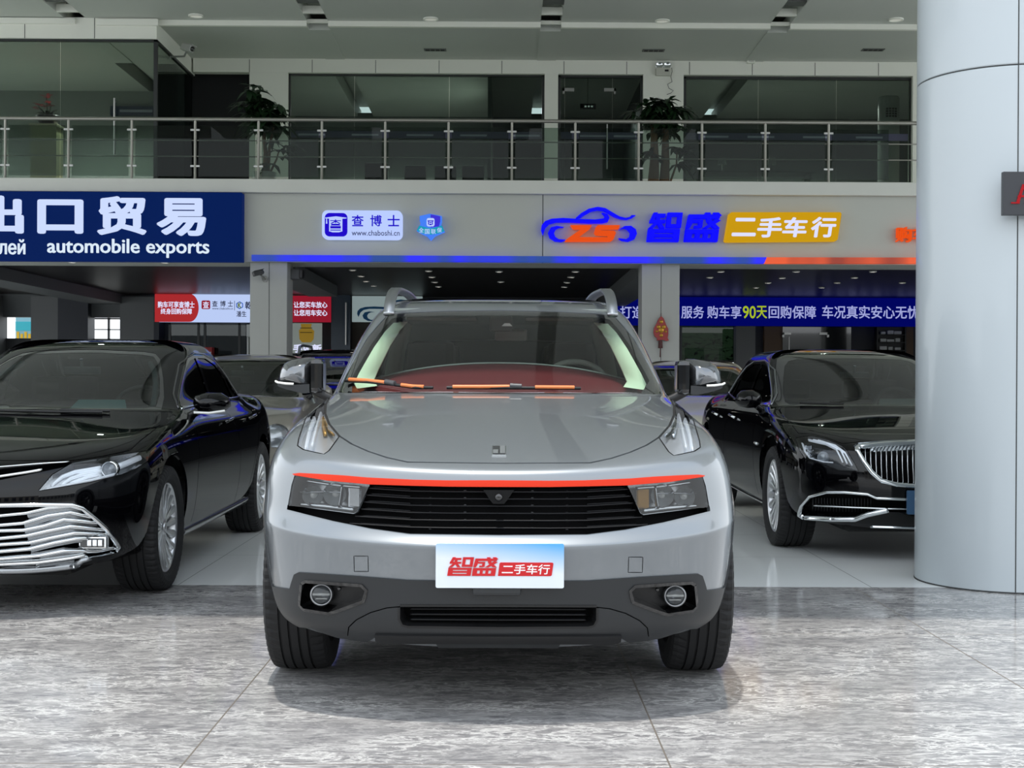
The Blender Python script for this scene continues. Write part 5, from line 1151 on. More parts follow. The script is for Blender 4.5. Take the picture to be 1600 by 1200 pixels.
# ------------------------------------------------------------------ cars in the background
def small_car(M, rows, side, paint, label, R, wb, lampf, grf, glassm=None, wst=(14.0, 19.2), roof_rack=False, rim=None):
    S = Surf(car_grid(rows, suv_fr, suv_plan, suv_wz, side, sed_rear, sed_reary), M, 4); S.dist = M.translation.y; Cn = S.C - 1; zk = rows[0]['zf'] / .20
    v0, v1 = wst
    ue = 8.4
    gl = [(0, v0 + .4), (ue - .7, v0 + .5), (ue - .2, v0 + .9), (ue, v0 + 2.2), (ue, v1 - .6), (ue - .4, v1 - .15), (ue - 1.2, v1), (0, v1)]
    fr_ = [(0, v0), (ue, v0 + .1), (ue + .35, v0 + .8), (ue + .35, v1 - .4), (ue - .1, v1 + .15), (0, v1 + .25)]
    w1 = S.side([(.96, .975 * zk), (1.09, 1.03 * zk), (1.30, 1.125 * zk), (1.47, 1.20 * zk), (1.65, 1.25 * zk), (1.86, 1.272 * zk), (1.90, .975 * zk)]); w2 = S.side([(1.96, .975 * zk), (1.93, 1.272 * zk), (2.2, 1.27 * zk), (2.4, 1.21 * zk), (2.6, .99 * zk)])
    S.partition([('lamp', S.front(lampf)), ('grille', S.front(grf)), ('arch', S.side(circ(0, R, R + .045))), ('arch', S.side(circ(wb, R, R + .045))), ('glass', gl), ('frit', fr_), ('win1', w1), ('win2', w2), ('rglass', S.rear([(-.1, 1.10 * zk), (.52, 1.10 * zk), (.46, 1.28 * zk), (-.1, 1.29 * zk)]))])
    e = empty('car', M.translation, 0, label, 'car')
    S.part('body', ['body'], paint, e, 0, .012); w_ = S.part('windshield', ['glass'], glassm or DGLASS, e, -.003); S.part('glass_border', ['frit'], BLACKG, w_, -.002); S.part('rear_window', ['rglass'], DSIDE, e, -.004)
    g = S.part('grille', ['grille'], mat('grille_black', (7, 7, 8), .5), e, -.04); S.part('grille_rim', ['grille'], CHROME, g, .008, .05, rim_only=True)
    for sd in (1, -1):
        for k in ('win1', 'win2'): S.part('side_window', [k], DSIDE, e, -.004, sides=(sd,))
        b = S.part('headlamp', ['lamp'], mat('lamp_bowl_bright', (190, 193, 196), .2, .7), e, -.04, sides=(sd,)); S.part('lamp_rim', ['lamp'], CHROME, b, .010, .05, sides=(sd,), rim_only=True); S.part('lamp_lens', ['lamp'], LENS, b, 0, sides=(sd,))
        out = [(0, 0), (.02, -.055), (.10, -.06), (.17, -.045), (.20, -.02), (.19, .04), (.15, .075), (.07, .08), (.01, .05)]
        mi, _c = mirror(Matrix.Translation((sd * rows[13]['W'] * 1.04, .98, 1.0 * zk)), e, paint, out, .13, sd); mb = MB(); mb.tube([(.0, .06, -.03), (sd * -.05, .06, -.07), (sd * -.13, .07, -.09)], .025, 8); mb.build('mirror_arm', BLACKP, mi)
        if roof_rack:
            mb = MB(); mb.tube([(sd * .52, 1.60, 1.33 * zk), (sd * .52, 1.70, 1.425 * zk), (sd * .52, 2.0, 1.45 * zk), (sd * .52, 2.8, 1.45 * zk), (sd * .52, 3.0, 1.36 * zk)], .02, 8); mb.build('roof_rail', mat('satin_aluminium', (170, 173, 176), .3, 1), e)
    cabin(e, zk); mb = MB(); mb.box(-.58, .58, -.6, wb + .5, .17, .5, .05); mb.build('underbody', mat('underbody_black', (12, 12, 12), .8), e)
    wheelset(e, rows[5]['W'] - .14, (0, wb), R, .21, R * .68, 'twin', 5, rim)
    return e
disc = lambda x, z, r: [(x + r * math.cos(t), z + r * math.sin(t)) for t in np.linspace(0, 2 * math.pi, 24)[:-1]]
UMBER = mat('umber_grey_paint', (128, 124, 114), .4, .2, .8); BEIGE = mat('pale_beige_paint', (196, 192, 178), .35, .2, .4)
small_car(Matrix.Translation((-2.70, 12.75, 0)), sedan_rows(.995, .95, -.3, True), sed_side(-.3), UMBER, 'small umber grey car with round headlamps behind the black saloon', .31, 2.5, disc(.70, .63, .10), [(.0, .40), (.38, .42), (.42, .56), (.0, .60)])
small_car(Matrix.Translation((-2.28, 17.05, 0)), sedan_rows(1.10, .99, -.1, True), sed_side(-.1), BLACKC, 'black car with roof rails deep in the hall left of the silver SUV', .35, 2.6, [(.52, .74), (.80, .78), (.82, .84), (.55, .82)], [(0, .5), (.40, .52), (.44, .74), (0, .76)], roof_rack=True)
small_car(Matrix.Translation((2.35, 15.15, 0)), sedan_rows(.985, .98, 0), sed_side(), BEIGE, 'pale beige saloon behind the silver SUV and the black limousine', .33, 2.72, [(.52, .64), (.78, .69), (.80, .75), (.55, .71)], [(0, .42), (.42, .44), (.46, .62), (0, .65)])
# ------------------------------------------------------------------ signs on the fascia
NAVY = mat('navy_sign_face', (0, 14, 50), .7, emit=(0, 27, 86), estr=.75, spec=.08)
LETW = emat('lit_white_letter', (205, 220, 255), 1.0)
LETW2 = emat('lit_small_letter', (225, 240, 255), .95)
BLUEL = emat('lit_blue_letter', (8, 6, 255), 1.0); ORAL = emat('lit_orange_letter', (240, 82, 20), .9)
YELL = emat('lit_amber_panel', (222, 168, 8), .8); LILAC = emat('lit_lilac_letter', (222, 225, 255), 1.0)
SIDEB = mat('letter_return_dark', (30, 32, 60), .5)
YS_ = 20.36
def P2(Y, x, y): p = at(x, y, Y); return (p.x, p.z)
def sign_panel(name, x0, x1, y0, y1, Y, d, m, label, r=.01, cat='sign'):
    p0, p1 = at(x0, y1, Y), at(x1, y0, Y)
    o = MB().prism(rrect(p0.x, p1.x, p0.z, p1.z, r), 'y', Y, Y + d).build(name, m)
    return tag(o, label, cat)
def text_px(body, x0, x1, y0, y1, Y, m, par, name='sign_lettering', bold=.0, d=.02, shear=0., sp=1.0):
    p0, p1 = at(x0, y1, Y), at(x1, y0, Y)
    return lettering(name, body, m, par, (p0.x + p1.x) / 2, Y, (p0.z + p1.z) / 2, p1.x - p0.x, p1.z - p0.z, d, bold, sp, shear)
# navy sign, cut by the left edge of the picture
s = sign_panel('shop_sign', -330, 378, 301, 405.5, 20.30, .2, NAVY, 'long navy blue lit sign with large white characters over the black sedan')
for ch, x0, x1, y0, y1 in (('出', -37, 37, 306, 364.5), ('口', 59, 130, 312, 365), ('贸', 152, 229, 307, 367), ('易', 245, 322, 310, 368.5)):
    text_px(ch, x0, x1, y0, y1, 20.285, LETW, s, bold=.032, d=.05)
text_px('автомобилей', -118, 39.5, 374, 397, 20.29, LETW2, s, bold=.012, d=.03)
text_px('automobile exports', 74, 327, 374, 402, 20.29, LETW2, s, bold=.012, d=.03)
# inspection-service sign: rounded white light box
s = sign_panel('light_box_sign', 503, 628.5, 329, 373.5, YS_, .16, emat('lit_pale_blue', (186, 205, 255), 1.0), 'small rounded white lit sign with a blue square emblem at its left', .08)
p0, p1 = at(507.5, 369.5, YS_), at(543, 333, YS_)
BLU2 = emat('lit_deep_blue', (28, 0, 205), .95)
em = MB().prism(rrect(p0.x, p1.x, p0.z, p1.z, .07), 'y', YS_ - .012, YS_ - .001).build('sign_emblem', BLU2, s)
ex_ = lambda x: at(490 + x / 7.273, 350, YS_).x; ez_ = lambda y: at(565, 310 + y / 7.273, YS_).z
LP = emat('lit_pale_blue', (186, 205, 255), 1.0)
mb = MB()
def epoly(pts, y0=-.022, y1=-.011): mb.prism([(ex_(x), ez_(y)) for x, y in pts], 'y', YS_ + y0, YS_ + y1)
epoly([(133, 222), (255, 207), (375, 222), (375, 230), (255, 238), (133, 230)]); epoly([(145, 228), (152, 228), (158, 290), (142, 290)])
epoly([(178, 232), (328, 232), (328, 378), (178, 378)], -.0215); epoly([(178, 376), (328, 376), (290, 388), (215, 388)], -.0212)
mb.build('emblem_cap', LP, em)
mb = MB()
for pts in ([(190, 252), (313, 252), (313, 261), (190, 261)], [(246, 242), (257, 242), (257, 285), (246, 285)], [(246, 258), (256, 266), (205, 293), (193, 288)], [(257, 258), (247, 266), (298, 293), (310, 288)],
            [(208, 292), (296, 292), (308, 312), (196, 312)], [(192, 318), (312, 318), (312, 345), (192, 345)], [(192, 358), (312, 358), (312, 368), (192, 368)]): epoly(pts, -.026, -.020)
mb.build('emblem_character', BLU2, em)
for ch, x0, x1 in (('查', 549.5, 568), ('博', 578.5, 596.5), ('士', 605.5, 624.5)): text_px(ch, x0, x1, 336, 353.5, YS_ - .004, BLU2, s, bold=.015, d=.01)
text_px('www.chaboshi.cn', 549.5, 624.5, 360, 368, YS_ - .004, mat('ink_navy', (40, 48, 120), .5), s, bold=.004, d=.01)
# shield badge
sh = MB(); Y = YS_
f5 = lambda pts: [P2(Y, 490 + x / 7.273, 310 + y / 7.273) for x, y in pts]
sh.prism(f5([(1205, 200), (1320, 174), (1455, 200), (1455, 260), (1445, 300), (1490, 375), (1430, 400), (1375, 425), (1330, 475), (1285, 425), (1230, 400), (1170, 365), (1215, 290), (1205, 250)]), 'y', Y, Y + .14)
s = sh.build('shield_sign', emat('lit_sky_blue', (70, 130, 250), .95)); tag(s, 'small blue shield-shaped lit sign on the grey fascia', 'sign')
mb = MB(); mb.prism(f5([(1330, 182), (1440, 205), (1440, 260), (1425, 320), (1330, 330)]), 'y', Y - .012, Y + .001); mb.build('shield_half', emat('lit_violet_blue', (62, 50, 215), .95), s)
mb = MB(); mb.prism(f5([(1200, 310), (1330, 345), (1460, 310), (1488, 372), (1430, 396), (1330, 412), (1230, 396), (1174, 365)]), 'y', Y - .014, Y + .001); rib = mb.build('shield_ribbon', emat('lit_teal', (20, 160, 190), .9), s)
mb = MB(); q = f5([(1285, 320), (1375, 225)]); mb.prism(rrect(q[0][0], q[1][0], q[0][1], q[1][1], .03), 'y', Y - .02, Y - .010); w_ = mb.build('shield_emblem', LP, s)
mb = MB()
for pts in ([(1295, 252), (1365, 252), (1365, 262), (1295, 262)], [(1302, 262), (1312, 262), (1312, 300), (1302, 300)], [(1346, 262), (1356, 262), (1356, 300), (1346, 300)], [(1316, 270), (1342, 270), (1342, 280), (1316, 280)], [(1316, 290), (1342, 290), (1342, 305), (1316, 305)]): mb.prism(f5(pts), 'y', Y - .025, Y - .019)
mb.build('emblem_character', BLU2, w_)
for k, ch in enumerate('全国联保'):
    x = (1225, 1292, 1362, 1430)[k]; yy = (362, 378, 378, 362)[k]; q = f5([(x - 28, yy + 28), (x + 28, yy - 28)])
    lettering('sign_lettering', ch, LP, rib, (q[0][0] + q[1][0]) / 2, Y - .018, (q[0][1] + q[1][1]) / 2, q[1][0] - q[0][0], q[1][1] - q[0][1], .006, .01)
# car-outline emblem with two letters
f7 = lambda pts: [P2(YS_, 840 + x / 5, 310 + y / 5) for x, y in pts]
logo = empty('emblem_sign', (at(922, 350, YS_).x, YS_, at(922, 350, YS_).z), 0, 'lit blue car-outline emblem with two orange letters on the fascia', 'sign')
lm = Matrix.Translation(-logo.location)
def logo_part(nm, m, *polys):
    mb = MB()
    for p in polys: mb.prism(f7(p), 'y', YS_, YS_ + .14, lm)
    return mb.build(nm, m, logo)
logo_part('body_line', BLUEL, [(42, 285), (28, 245), (33, 208), (58, 177), (110, 158), (200, 152), (330, 160), (450, 164), (515, 156), (528, 138), (503, 110), (545, 120), (562, 150), (550, 180), (515, 190), (400, 191), (250, 183), (150, 182), (92, 197), (62, 228)])
logo_part('roof_line', BLUEL, [(300, 150), (340, 115), (400, 80), (470, 65), (530, 75), (580, 105), (640, 140), (690, 152), (720, 145), (735, 130), (768, 131), (740, 150), (700, 163), (650, 158), (600, 140), (550, 110), (510, 92), (470, 88), (420, 98), (370, 125), (335, 150)])
logo_part('wheel_line', BLUEL, [(205, 222), (150, 214), (105, 225), (82, 265), (95, 305), (135, 332), (190, 336), (218, 322), (165, 318), (138, 300), (128, 270), (142, 240), (170, 226)])
logo_part('wheel_line', BLUEL, [(636, 244), (680, 215), (730, 213), (768, 240), (777, 275), (760, 315), (710, 335), (660, 327), (635, 310), (690, 318), (720, 300), (725, 265), (700, 236), (670, 229)])
logo_part('letter', ORAL, [(258, 208), (425, 208), (410, 234), (318, 302), (432, 302), (410, 334), (213, 334), (235, 312), (345, 237), (280, 237)])
logo_part('letter', ORAL, [(472, 208), (645, 208), (634, 236), (502, 238), (494, 250), (600, 252), (613, 268), (592, 320), (570, 334), (410, 334), (432, 303), (545, 303), (554, 288), (456, 284), (444, 266), (456, 222)])
# shop name in blue block characters
s = empty('shop_name_sign', (at(1073, 355, YS_).x, YS_, at(1073, 355, YS_).z), 0, 'large blue lit block characters between the car emblem and the yellow panel', 'sign')
for nm, polys, x0, x1 in (('character', ZHI, 1011, 1066), ('character', [tuple(v - 10 for v in p[:2]) + p[2:] if not isinstance(p, list) else [(a - 10, b) for a, b in p] if isinstance(p[0], tuple) else tuple([p[0] - 10, p[1] - 10, p[2], p[3]]) for p in SHENG], 1069, 1127)):
    a, b = at(x0, 377, YS_), at(x1, 332, YS_)
    blocks(polys, (a.x + b.x) / 2 - s.location.x, (a.z + b.z) / 2 - s.location.z, b.x - a.x, b.z - a.z, 0, .14, .10, 10.6).build(nm, BLUEL, s)
# amber panel
mb = MB(); mb.prism([P2(YS_, x, y) for x, y in ((1132.5, 376), (1135, 378), (1306, 376.5), (1309, 374), (1315, 334), (1313, 331.5), (1143, 331.5), (1139.5, 334))], 'y', YS_, YS_ + .14)
s = tag(mb.build('panel_sign', YELL), 'yellow slanted lit panel with white characters on the grey fascia', 'sign')
for ch, x0, x1, y0, y1 in (('二', 1143, 1181, 340.5, 369), ('手', 1183, 1222, 339.5, 371), ('车', 1222, 1262, 339.5, 370.5), ('行', 1267, 1307, 339, 371)): text_px(ch, x0, x1, y0, y1, YS_ - .004, LILAC, s, bold=.03, d=.012, shear=.12)
s = empty('side_sign', (at(1415, 366, 20.44).x, 20.44, at(1415, 366, 20.44).z), 0, 'orange lit characters at the right end of the fascia, cut off by the white pillar', 'sign')
for ch, x0, x1 in (('购', 1400, 1424), ('车', 1427, 1451)):
    o = text_px(ch, x0, x1, 355, 378, 20.44, ORAL, s, 'character', bold=.004, d=.10); o.location = -s.location
# light strip
LSB = bpy.data.materials.new('blue_light_strip'); LSO = bpy.data.materials.new('orange_light_strip')
for m_, c0, c1 in ((LSB, (0, 62, 150), (4, 0, 255)), (LSO, (150, 42, 8), (235, 84, 24))):
    m_.use_nodes = True; N_, L_ = m_.node_tree.nodes, m_.node_tree.links; b_ = N_['Principled BSDF']; b_.inputs['Base Color'].default_value = (.02, .02, .02, 1)
    t_ = N_.new('ShaderNodeTexCoord'); mp = N_.new('ShaderNodeMapping'); mp.inputs['Scale'].default_value = (.9, 0, 0); n_ = N_.new('ShaderNodeTexNoise'); n_.inputs['Scale'].default_value = 1.0; n_.inputs['Detail'].default_value = 2
    r_ = N_.new('ShaderNodeValToRGB'); r_.color_ramp.elements[0].position = .44; r_.color_ramp.elements[1].position = .54; r_.color_ramp.elements[0].color = (*lin(c0), 1); r_.color_ramp.elements[1].color = (*lin(c1), 1)
    L_.new(t_.outputs['Object'], mp.inputs[0]); L_.new(mp.outputs[0], n_.inputs['Vector']); L_.new(n_.outputs[0], r_.inputs[0]); L_.new(r_.outputs[0], b_.inputs['Emission Color']); b_.inputs['Emission Strength'].default_value = .95
mb = MB(); Y = 20.385; mb.prism([P2(Y, 393, 398), P2(Y, 1198, 402), P2(Y, 1194, 411.5), P2(Y, 393, 407)], 'y', Y, Y + .113); st = mb.build('light_strip', LSB); tag(st, 'blue light strip along the bottom of the grey fascia', 'light strip')
mb = MB(); mb.prism([P2(Y, 1199, 402), P2(Y, 1480, 402.5), P2(Y, 1480, 411.5), P2(Y, 1195, 411.5)], 'y', Y, Y + .113); st = mb.build('light_strip', LSO); tag(st, 'orange light strip continuing the blue one to the white pillar', 'light strip')
# ------------------------------------------------------------------ screens and boards at the back
YL = 29.7
s = sign_panel('led_screen', 242, 430, 459, 503, YL, .12, emat('screen_pale_blue', (190, 208, 250), .95), 'long LED screen, red rounded left part and pale right part, left of the column')
p = [P2(YL, x, y) for x, y in [(242, 503), (242, 459)]] + [P2(YL, 296 + 14.5 * math.sin(t), 481 - 22 * math.cos(t)) for t in np.linspace(0, math.pi, 16)]
rp = MB().prism(p, 'y', YL - .01, YL).build('screen_field', emat('screen_red', (176, 44, 48), .9), s)
text_px('购车可享查博士', 246.5, 304, 471, 481, YL - .014, LILAC, rp, bold=.02, d=.008); text_px('终身回购保障', 251, 300, 482, 491, YL - .014, LILAC, rp, bold=.02, d=.008)
SRED = emat('screen_emblem_red', (150, 30, 50), .9); INK = mat('ink_navy', (40, 48, 120), .5)
q0, q1 = P2(YL, 315, 483), P2(YL, 328.5, 469.5); MB().prism(rrect(q0[0], q1[0], q0[1], q1[1], .03), 'y', YL - .008, YL).build('screen_emblem', SRED, s)
text_px('查', 317, 326.5, 471, 481.5, YL - .012, LILAC, s, d=.006, bold=.01)
for ch, x0, x1 in (('查', 331.5, 340), ('博', 344, 352.5), ('士', 356, 364)): text_px(ch, x0, x1, 470, 479, YL - .006, INK, s, bold=.01, d=.008)
text_px('www.chaboshi.cn', 331.5, 364, 480.5, 483.5, YL - .006, INK, s, d=.008)
mb = MB(); mb.box(P2(YL, 366.3, 480)[0], P2(YL, 366.9, 480)[0], YL - .008, YL, P2(YL, 366, 485)[1], P2(YL, 366, 470)[1]); mb.build('screen_rule', INK, s)
mb = MB(); c_ = P2(YL, 374.5, 477); r0 = .085
for k in range(6):
    a0, a1 = math.radians(60 * k + 30), math.radians(60 * k + 90); mb.prism([(c_[0] + r0 * math.cos(a0), c_[1] + r0 * math.sin(a0)), (c_[0] + r0 * math.cos(a1), c_[1] + r0 * math.sin(a1)), (c_[0] + r0 * .75 * math.cos(a1), c_[1] + r0 * .75 * math.sin(a1)), (c_[0] + r0 * .75 * math.cos(a0), c_[1] + r0 * .75 * math.sin(a0))], 'y', YL - .008, YL)
mb.build('screen_emblem', emat('screen_blue', (40, 90, 190), .9), s); text_px('K', 371.5, 377.5, 472.5, 481.5, YL - .006, emat('screen_olive', (110, 130, 70), .8), s, bold=.03, d=.008)
text_px('乾', 383, 393, 471, 483, YL - .006, INK, s, bold=.02, d=.008); text_px('潘生', 369.5, 385, 486, 495, YL - .006, INK, s, bold=.01, d=.008)
s = sign_panel('led_screen', 445, 517, 462, 503, YL, .12, emat('screen_dark_red', (150, 26, 46), .85), 'red LED screen with two lines of white characters right of the column')
text_px('让您买车放心', 459, 511.5, 471.5, 481, YL - .006, LILAC, s, bold=.02, d=.01); text_px('让您用车安心', 459, 511.5, 484, 493.5, YL - .006, LILAC, s, bold=.02, d=.01)
mb = MB(); q0, q1 = P2(YL, 445, 462), P2(YL, 519, 456.5); mb.box(q0[0], q1[0], YL - .05, YL + .1, q0[1], q1[1]); mb.build('screen_housing', BLACKP, s)
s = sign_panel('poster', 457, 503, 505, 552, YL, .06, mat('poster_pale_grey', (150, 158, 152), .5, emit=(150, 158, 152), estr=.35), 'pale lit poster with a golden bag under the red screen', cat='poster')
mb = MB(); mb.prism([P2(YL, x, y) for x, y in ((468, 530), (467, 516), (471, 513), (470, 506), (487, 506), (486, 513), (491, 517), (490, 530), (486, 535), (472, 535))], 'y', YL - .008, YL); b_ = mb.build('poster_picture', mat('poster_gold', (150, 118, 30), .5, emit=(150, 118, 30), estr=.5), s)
mb = MB()
for y in (512, 519): q0, q1 = P2(YL, 469, y + 1), P2(YL, 488, y); mb.box(q0[0], q1[0], YL - .012, YL - .007, q0[1], q1[1])
mb.build('picture_band', mat('poster_bronze', (90, 66, 18), .5), b_)
text_px('手如新', 458, 502.5, 538, 551, YL - .006, LILAC, s, bold=.03, d=.01)
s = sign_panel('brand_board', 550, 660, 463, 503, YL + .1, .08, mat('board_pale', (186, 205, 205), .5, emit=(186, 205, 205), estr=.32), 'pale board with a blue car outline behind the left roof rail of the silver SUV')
fb = lambda pts: [P2(YL + .1, 545 + x * .0862, 464 + y * .0862 + 0) for x, y in pts]
k_ = lambda pts: [P2(YL + .1, 558 + (x - 28) * .155, 468 + (y - 65) * .125) for x, y in pts]
mb = MB(); mb.prism(k_([(42, 285), (28, 245), (33, 208), (58, 177), (110, 158), (200, 152), (330, 160), (450, 164), (515, 156), (528, 138), (503, 110), (545, 120), (562, 150), (550, 180), (515, 190), (400, 191), (250, 183), (150, 182), (92, 197), (62, 228)]), 'y', YL + .09, YL + .1); mb.prism(k_([(300, 150), (340, 115), (400, 80), (470, 65), (530, 75), (580, 105), (640, 140), (690, 152), (720, 145), (735, 130), (768, 131), (740, 150), (700, 163), (650, 158), (600, 140), (550, 110), (510, 92), (470, 88), (420, 98), (370, 125), (335, 150)]), 'y', YL + .089, YL + .1)
mb.prism(k_([(205, 222), (150, 214), (105, 225), (82, 265), (95, 305), (135, 332), (190, 336), (218, 322), (165, 318), (138, 300), (128, 270), (142, 240), (170, 226)]), 'y', YL + .088, YL + .1); mb.build('board_emblem', mat('board_blue', (20, 105, 160), .5), s)
mb = MB(); mb.prism(k_([(258, 208), (425, 208), (410, 234), (318, 302), (432, 302), (410, 334), (213, 334), (235, 312), (345, 237), (280, 237)]), 'y', YL + .088, YL + .1); mb.build('board_letter', mat('board_gold', (190, 150, 40), .5), s)
# long blue banner on the right
YBN = 29.8
s = sign_panel('led_banner', 940, 1560, 466.5, 508, YBN, .12, mat('banner_blue', (0, 4, 60), .7, emit=(0, 6, 112), estr=.65, spec=.08), 'long dark blue LED banner with pale characters across the back right')
LB = emat('banner_letter', (172, 178, 235), .85); LY = emat('banner_letter_lime', (178, 200, 40), .85)
for body, x0, x1, m_ in (('打造', 969, 1006, LB), ('用车', 1023, 1061, LB), ('服务', 1064.5, 1100, LB), ('购车享', 1105, 1158.5, LB), ('90', 1160.5, 1181, LY), ('天', 1182, 1198.5, LY), ('回购保障', 1201, 1275, LB), ('车况真实安心无忧', 1284.5, 1436, LB)): text_px(body, x0, x1, 478, 497.5, YBN - .006, m_, s, bold=.012, d=.01)
# glass front below the banner, joinery, shelf
MB_ = mb = MB(); q0, q1 = P2(30.3, 1062, 566), P2(30.3, 1150, 508)
for a_, b_ in ((q0[0], q0[0] + .05), (q1[0] - .05, q1[0])): mb.box(a_, b_, 30.3, 30.4, q0[1], q1[1])
mb.box(q0[0], q1[0], 30.3, 30.4, q0[1], q0[1] + .05); g4 = struct(mb.build('window_4', FRAME)); MB().box(q0[0] + .05, q1[0] - .05, 30.33, 30.34, q0[1] + .05, q1[1]).build('pane', glass_mat('garden_pane', (70, 84, 70), .8), g4)
back('pier', 1150, 1180, 508, 700, GREYP, 29.4, .3)
WOOD = mat('brown_door_frame', (92, 66, 38), .5)
back('trim_5', 1194, 1222, 508, 700, WOOD, 30.1); back('trim_5', 1415, 1427, 508, 700, WOOD, 30.1)
Yg = 30.05; mb = MB(); q0, q1 = P2(Yg, 1222, 700), P2(Yg, 1330, 508); mb.box(q0[0], q1[0], Yg, Yg + .06, 0, q1[1]); d2 = struct(mb.build('door_2', mat('dark_glass_door', (16, 20, 20), .06, coat=1)))
mb = MB()
for xa, xb, xc in ((1222, 1236, 1222), (1280, 1295, 1292)):
    a_, b_ = P2(Yg, xa, 523), P2(Yg, xb, 519.5); mb.box(a_[0], b_[0], Yg - .03, Yg, a_[1], b_[1]); a_, b_ = P2(Yg, xc, 527), P2(Yg, xc + 3, 519.5); mb.box(a_[0], b_[0], Yg - .03, Yg, a_[1], b_[1])
mb.build('door_fitting', STEEL, d2); mb = MB(); a_, b_ = P2(Yg, 1232.5, 560), P2(Yg, 1233.5, 526); mb.box(a_[0], b_[0], Yg - .004, Yg, a_[1], b_[1]); mb.build('door_edge', STEEL, d2)
Yh = 29.9; sh_ = empty('shelf_unit', (P2(Yh, 1395, 600)[0], Yh, 0), 0, 'dark open shelf unit holding white boxes beside the right brown door frame', 'shelf'); ox = sh_.location.x
x0, x1 = P2(Yh, 1370, 560)[0] - ox, P2(Yh, 1416, 560)[0] - ox
mb = MB(); mb.box(x0, x0 + .03, 0, .18, 0, Zf(508, Yh)); mb.box(x1 - .03, x1, 0, .18, 0, Zf(508, Yh)); mb.box(x0, x1, .16, .18, 0, Zf(508, Yh)); mb.build('side_panels', mat('shelf_black', (24, 24, 24), .5), sh_)
levels = [Zf(y, Yh) for y in (519.5, 531.5, 544, 556)]
for z in levels: MB().box(x0 + .03, x1 - .03, 0, .16, z - .022, z - .003).build('shelf_board', mat('shelf_black', (24, 24, 24), .5), sh_)
WBX = mat('white_box_card', (198, 200, 198), .6)
for li, z in enumerate(levels[:3]):
    for k in range(3):
        w_ = .10 + .03 * ((k + li) % 3); h_ = .055 + .012 * ((k * 2 + li) % 3); xx = ox + x0 + .10 + k * .16
        b_ = MB().box(-w_ / 2, w_ / 2, 0, .1, 0, h_, .006).build('storage_box', WBX); b_.location = (xx + .05, Yh + .03, z + .003)
        tag(b_, ('small white box on the %s shelf at the back right' % ('upper', 'middle', 'lower')[li]) + (', at the left end', ', in the middle', ', at the right end')[k], 'box', 'white boxes on the shelf')
# office partition under the left screen
YO = 29.8; o = MB()
for x in (263, 308, 318, 372): a_ = P2(YO, x, 560); o.box(a_[0], a_[0] + .05, YO, YO + .06, 0, Zf(505, YO))
a_, b_ = P2(YO, 263, 507), P2(YO, 385, 505); o.box(a_[0], b_[0], YO, YO + .06, a_[1], b_[1]); g5 = struct(o.build('window_5', FRAME)); a_, b_ = P2(YO, 265, 600), P2(YO, 384, 507)
MB().box(a_[0], b_[0], YO + .025, YO + .03, 0, b_[1]).build('pane', glass_mat('office_pane', (130, 150, 145), 1), g5)
mb = MB(); a_, b_ = P2(YO + .3, 318, 560), P2(YO + .3, 325, 508); mb.box(a_[0], b_[0], YO + .25, YO + .3, 0, b_[1]); ps = mb.build('pull_up_poster', mat('pale_blue_print', (120, 165, 185), .5)); mb = MB()
for k in range(5): a_, b_ = P2(YO + .3, 319.5, 518 + 6 * k), P2(YO + .3, 323.5, 514 + 6 * k); mb.box(a_[0], b_[0], YO + .24, YO + .25, a_[1], b_[1])
mb.build('poster_print', INK, ps); tag(ps, 'narrow pale blue upright poster behind the office glass left of the column', 'poster')
mb = MB(); a_, b_ = P2(YO, 324, 560), P2(YO, 336, 543); mb.box(a_[0], b_[0], YO - .3, YO - .05, 0, b_[1], .01); rb = mb.build('fire_box', mat('red_box', (160, 36, 38), .5)); mb = MB(); mb.box(a_[0] + .02, b_[0] - .02, YO - .31, YO - .3, b_[1] - .16, b_[1] - .1); mb.build('box_label', WHITE, rb); tag(rb, 'red box standing before the office glass behind the black sedan', 'box')
mb = MB(); a_, b_ = P2(YF - .2, 377, 525), P2(YF - .2, 388, 505); mb.box(a_[0] , b_[0], YF + .2, YF + .4, a_[1], b_[1], .01); jb = mb.build('meter_box', mat('pale_grey_box', (140, 142, 140), .5)); mb = MB(); x = P2(YF, 382, 525)[0]; mb.tube([(x, YF + .3, a_[1]), (x, YF + .3, .02)], .02, 8); mb.build('conduit', mat('pale_grey_box', (140, 142, 140), .5), jb)
mb = MB(); mb.box(b_[0] - .02, Xf(389) + .02, YF + .28, YF + .32, a_[1] + .05, b_[1] - .05); mb.build('box_bracket', STEEL, jb)
tag(jb, 'pale grey meter box with a conduit on the left side of the left column', 'meter box')
back('trim_6', 517, 547, 462, 700, mat('blue_grey_door_skin', (40, 58, 74), .25), 29.75, .1)
back('trim_7', 550, 640, 505, 700, mat('brown_wall_panel', (52, 44, 36), .6), 30.1)
MB_ = MB(); x = P2(29.7, 541, 500)[0]; MB_.tube([(x, 29.66, Zf(540, 29.7)), (x, 29.66, Zf(474, 29.7))], .02, 8); MB_.box(x - .01, x + .01, 29.66, 29.76, Zf(536, 29.7), Zf(534, 29.7)); MB_.box(x - .01, x + .01, 29.66, 29.76, Zf(480, 29.7), Zf(478, 29.7)); dh = struct(MB_.build('trim_8', STEEL))
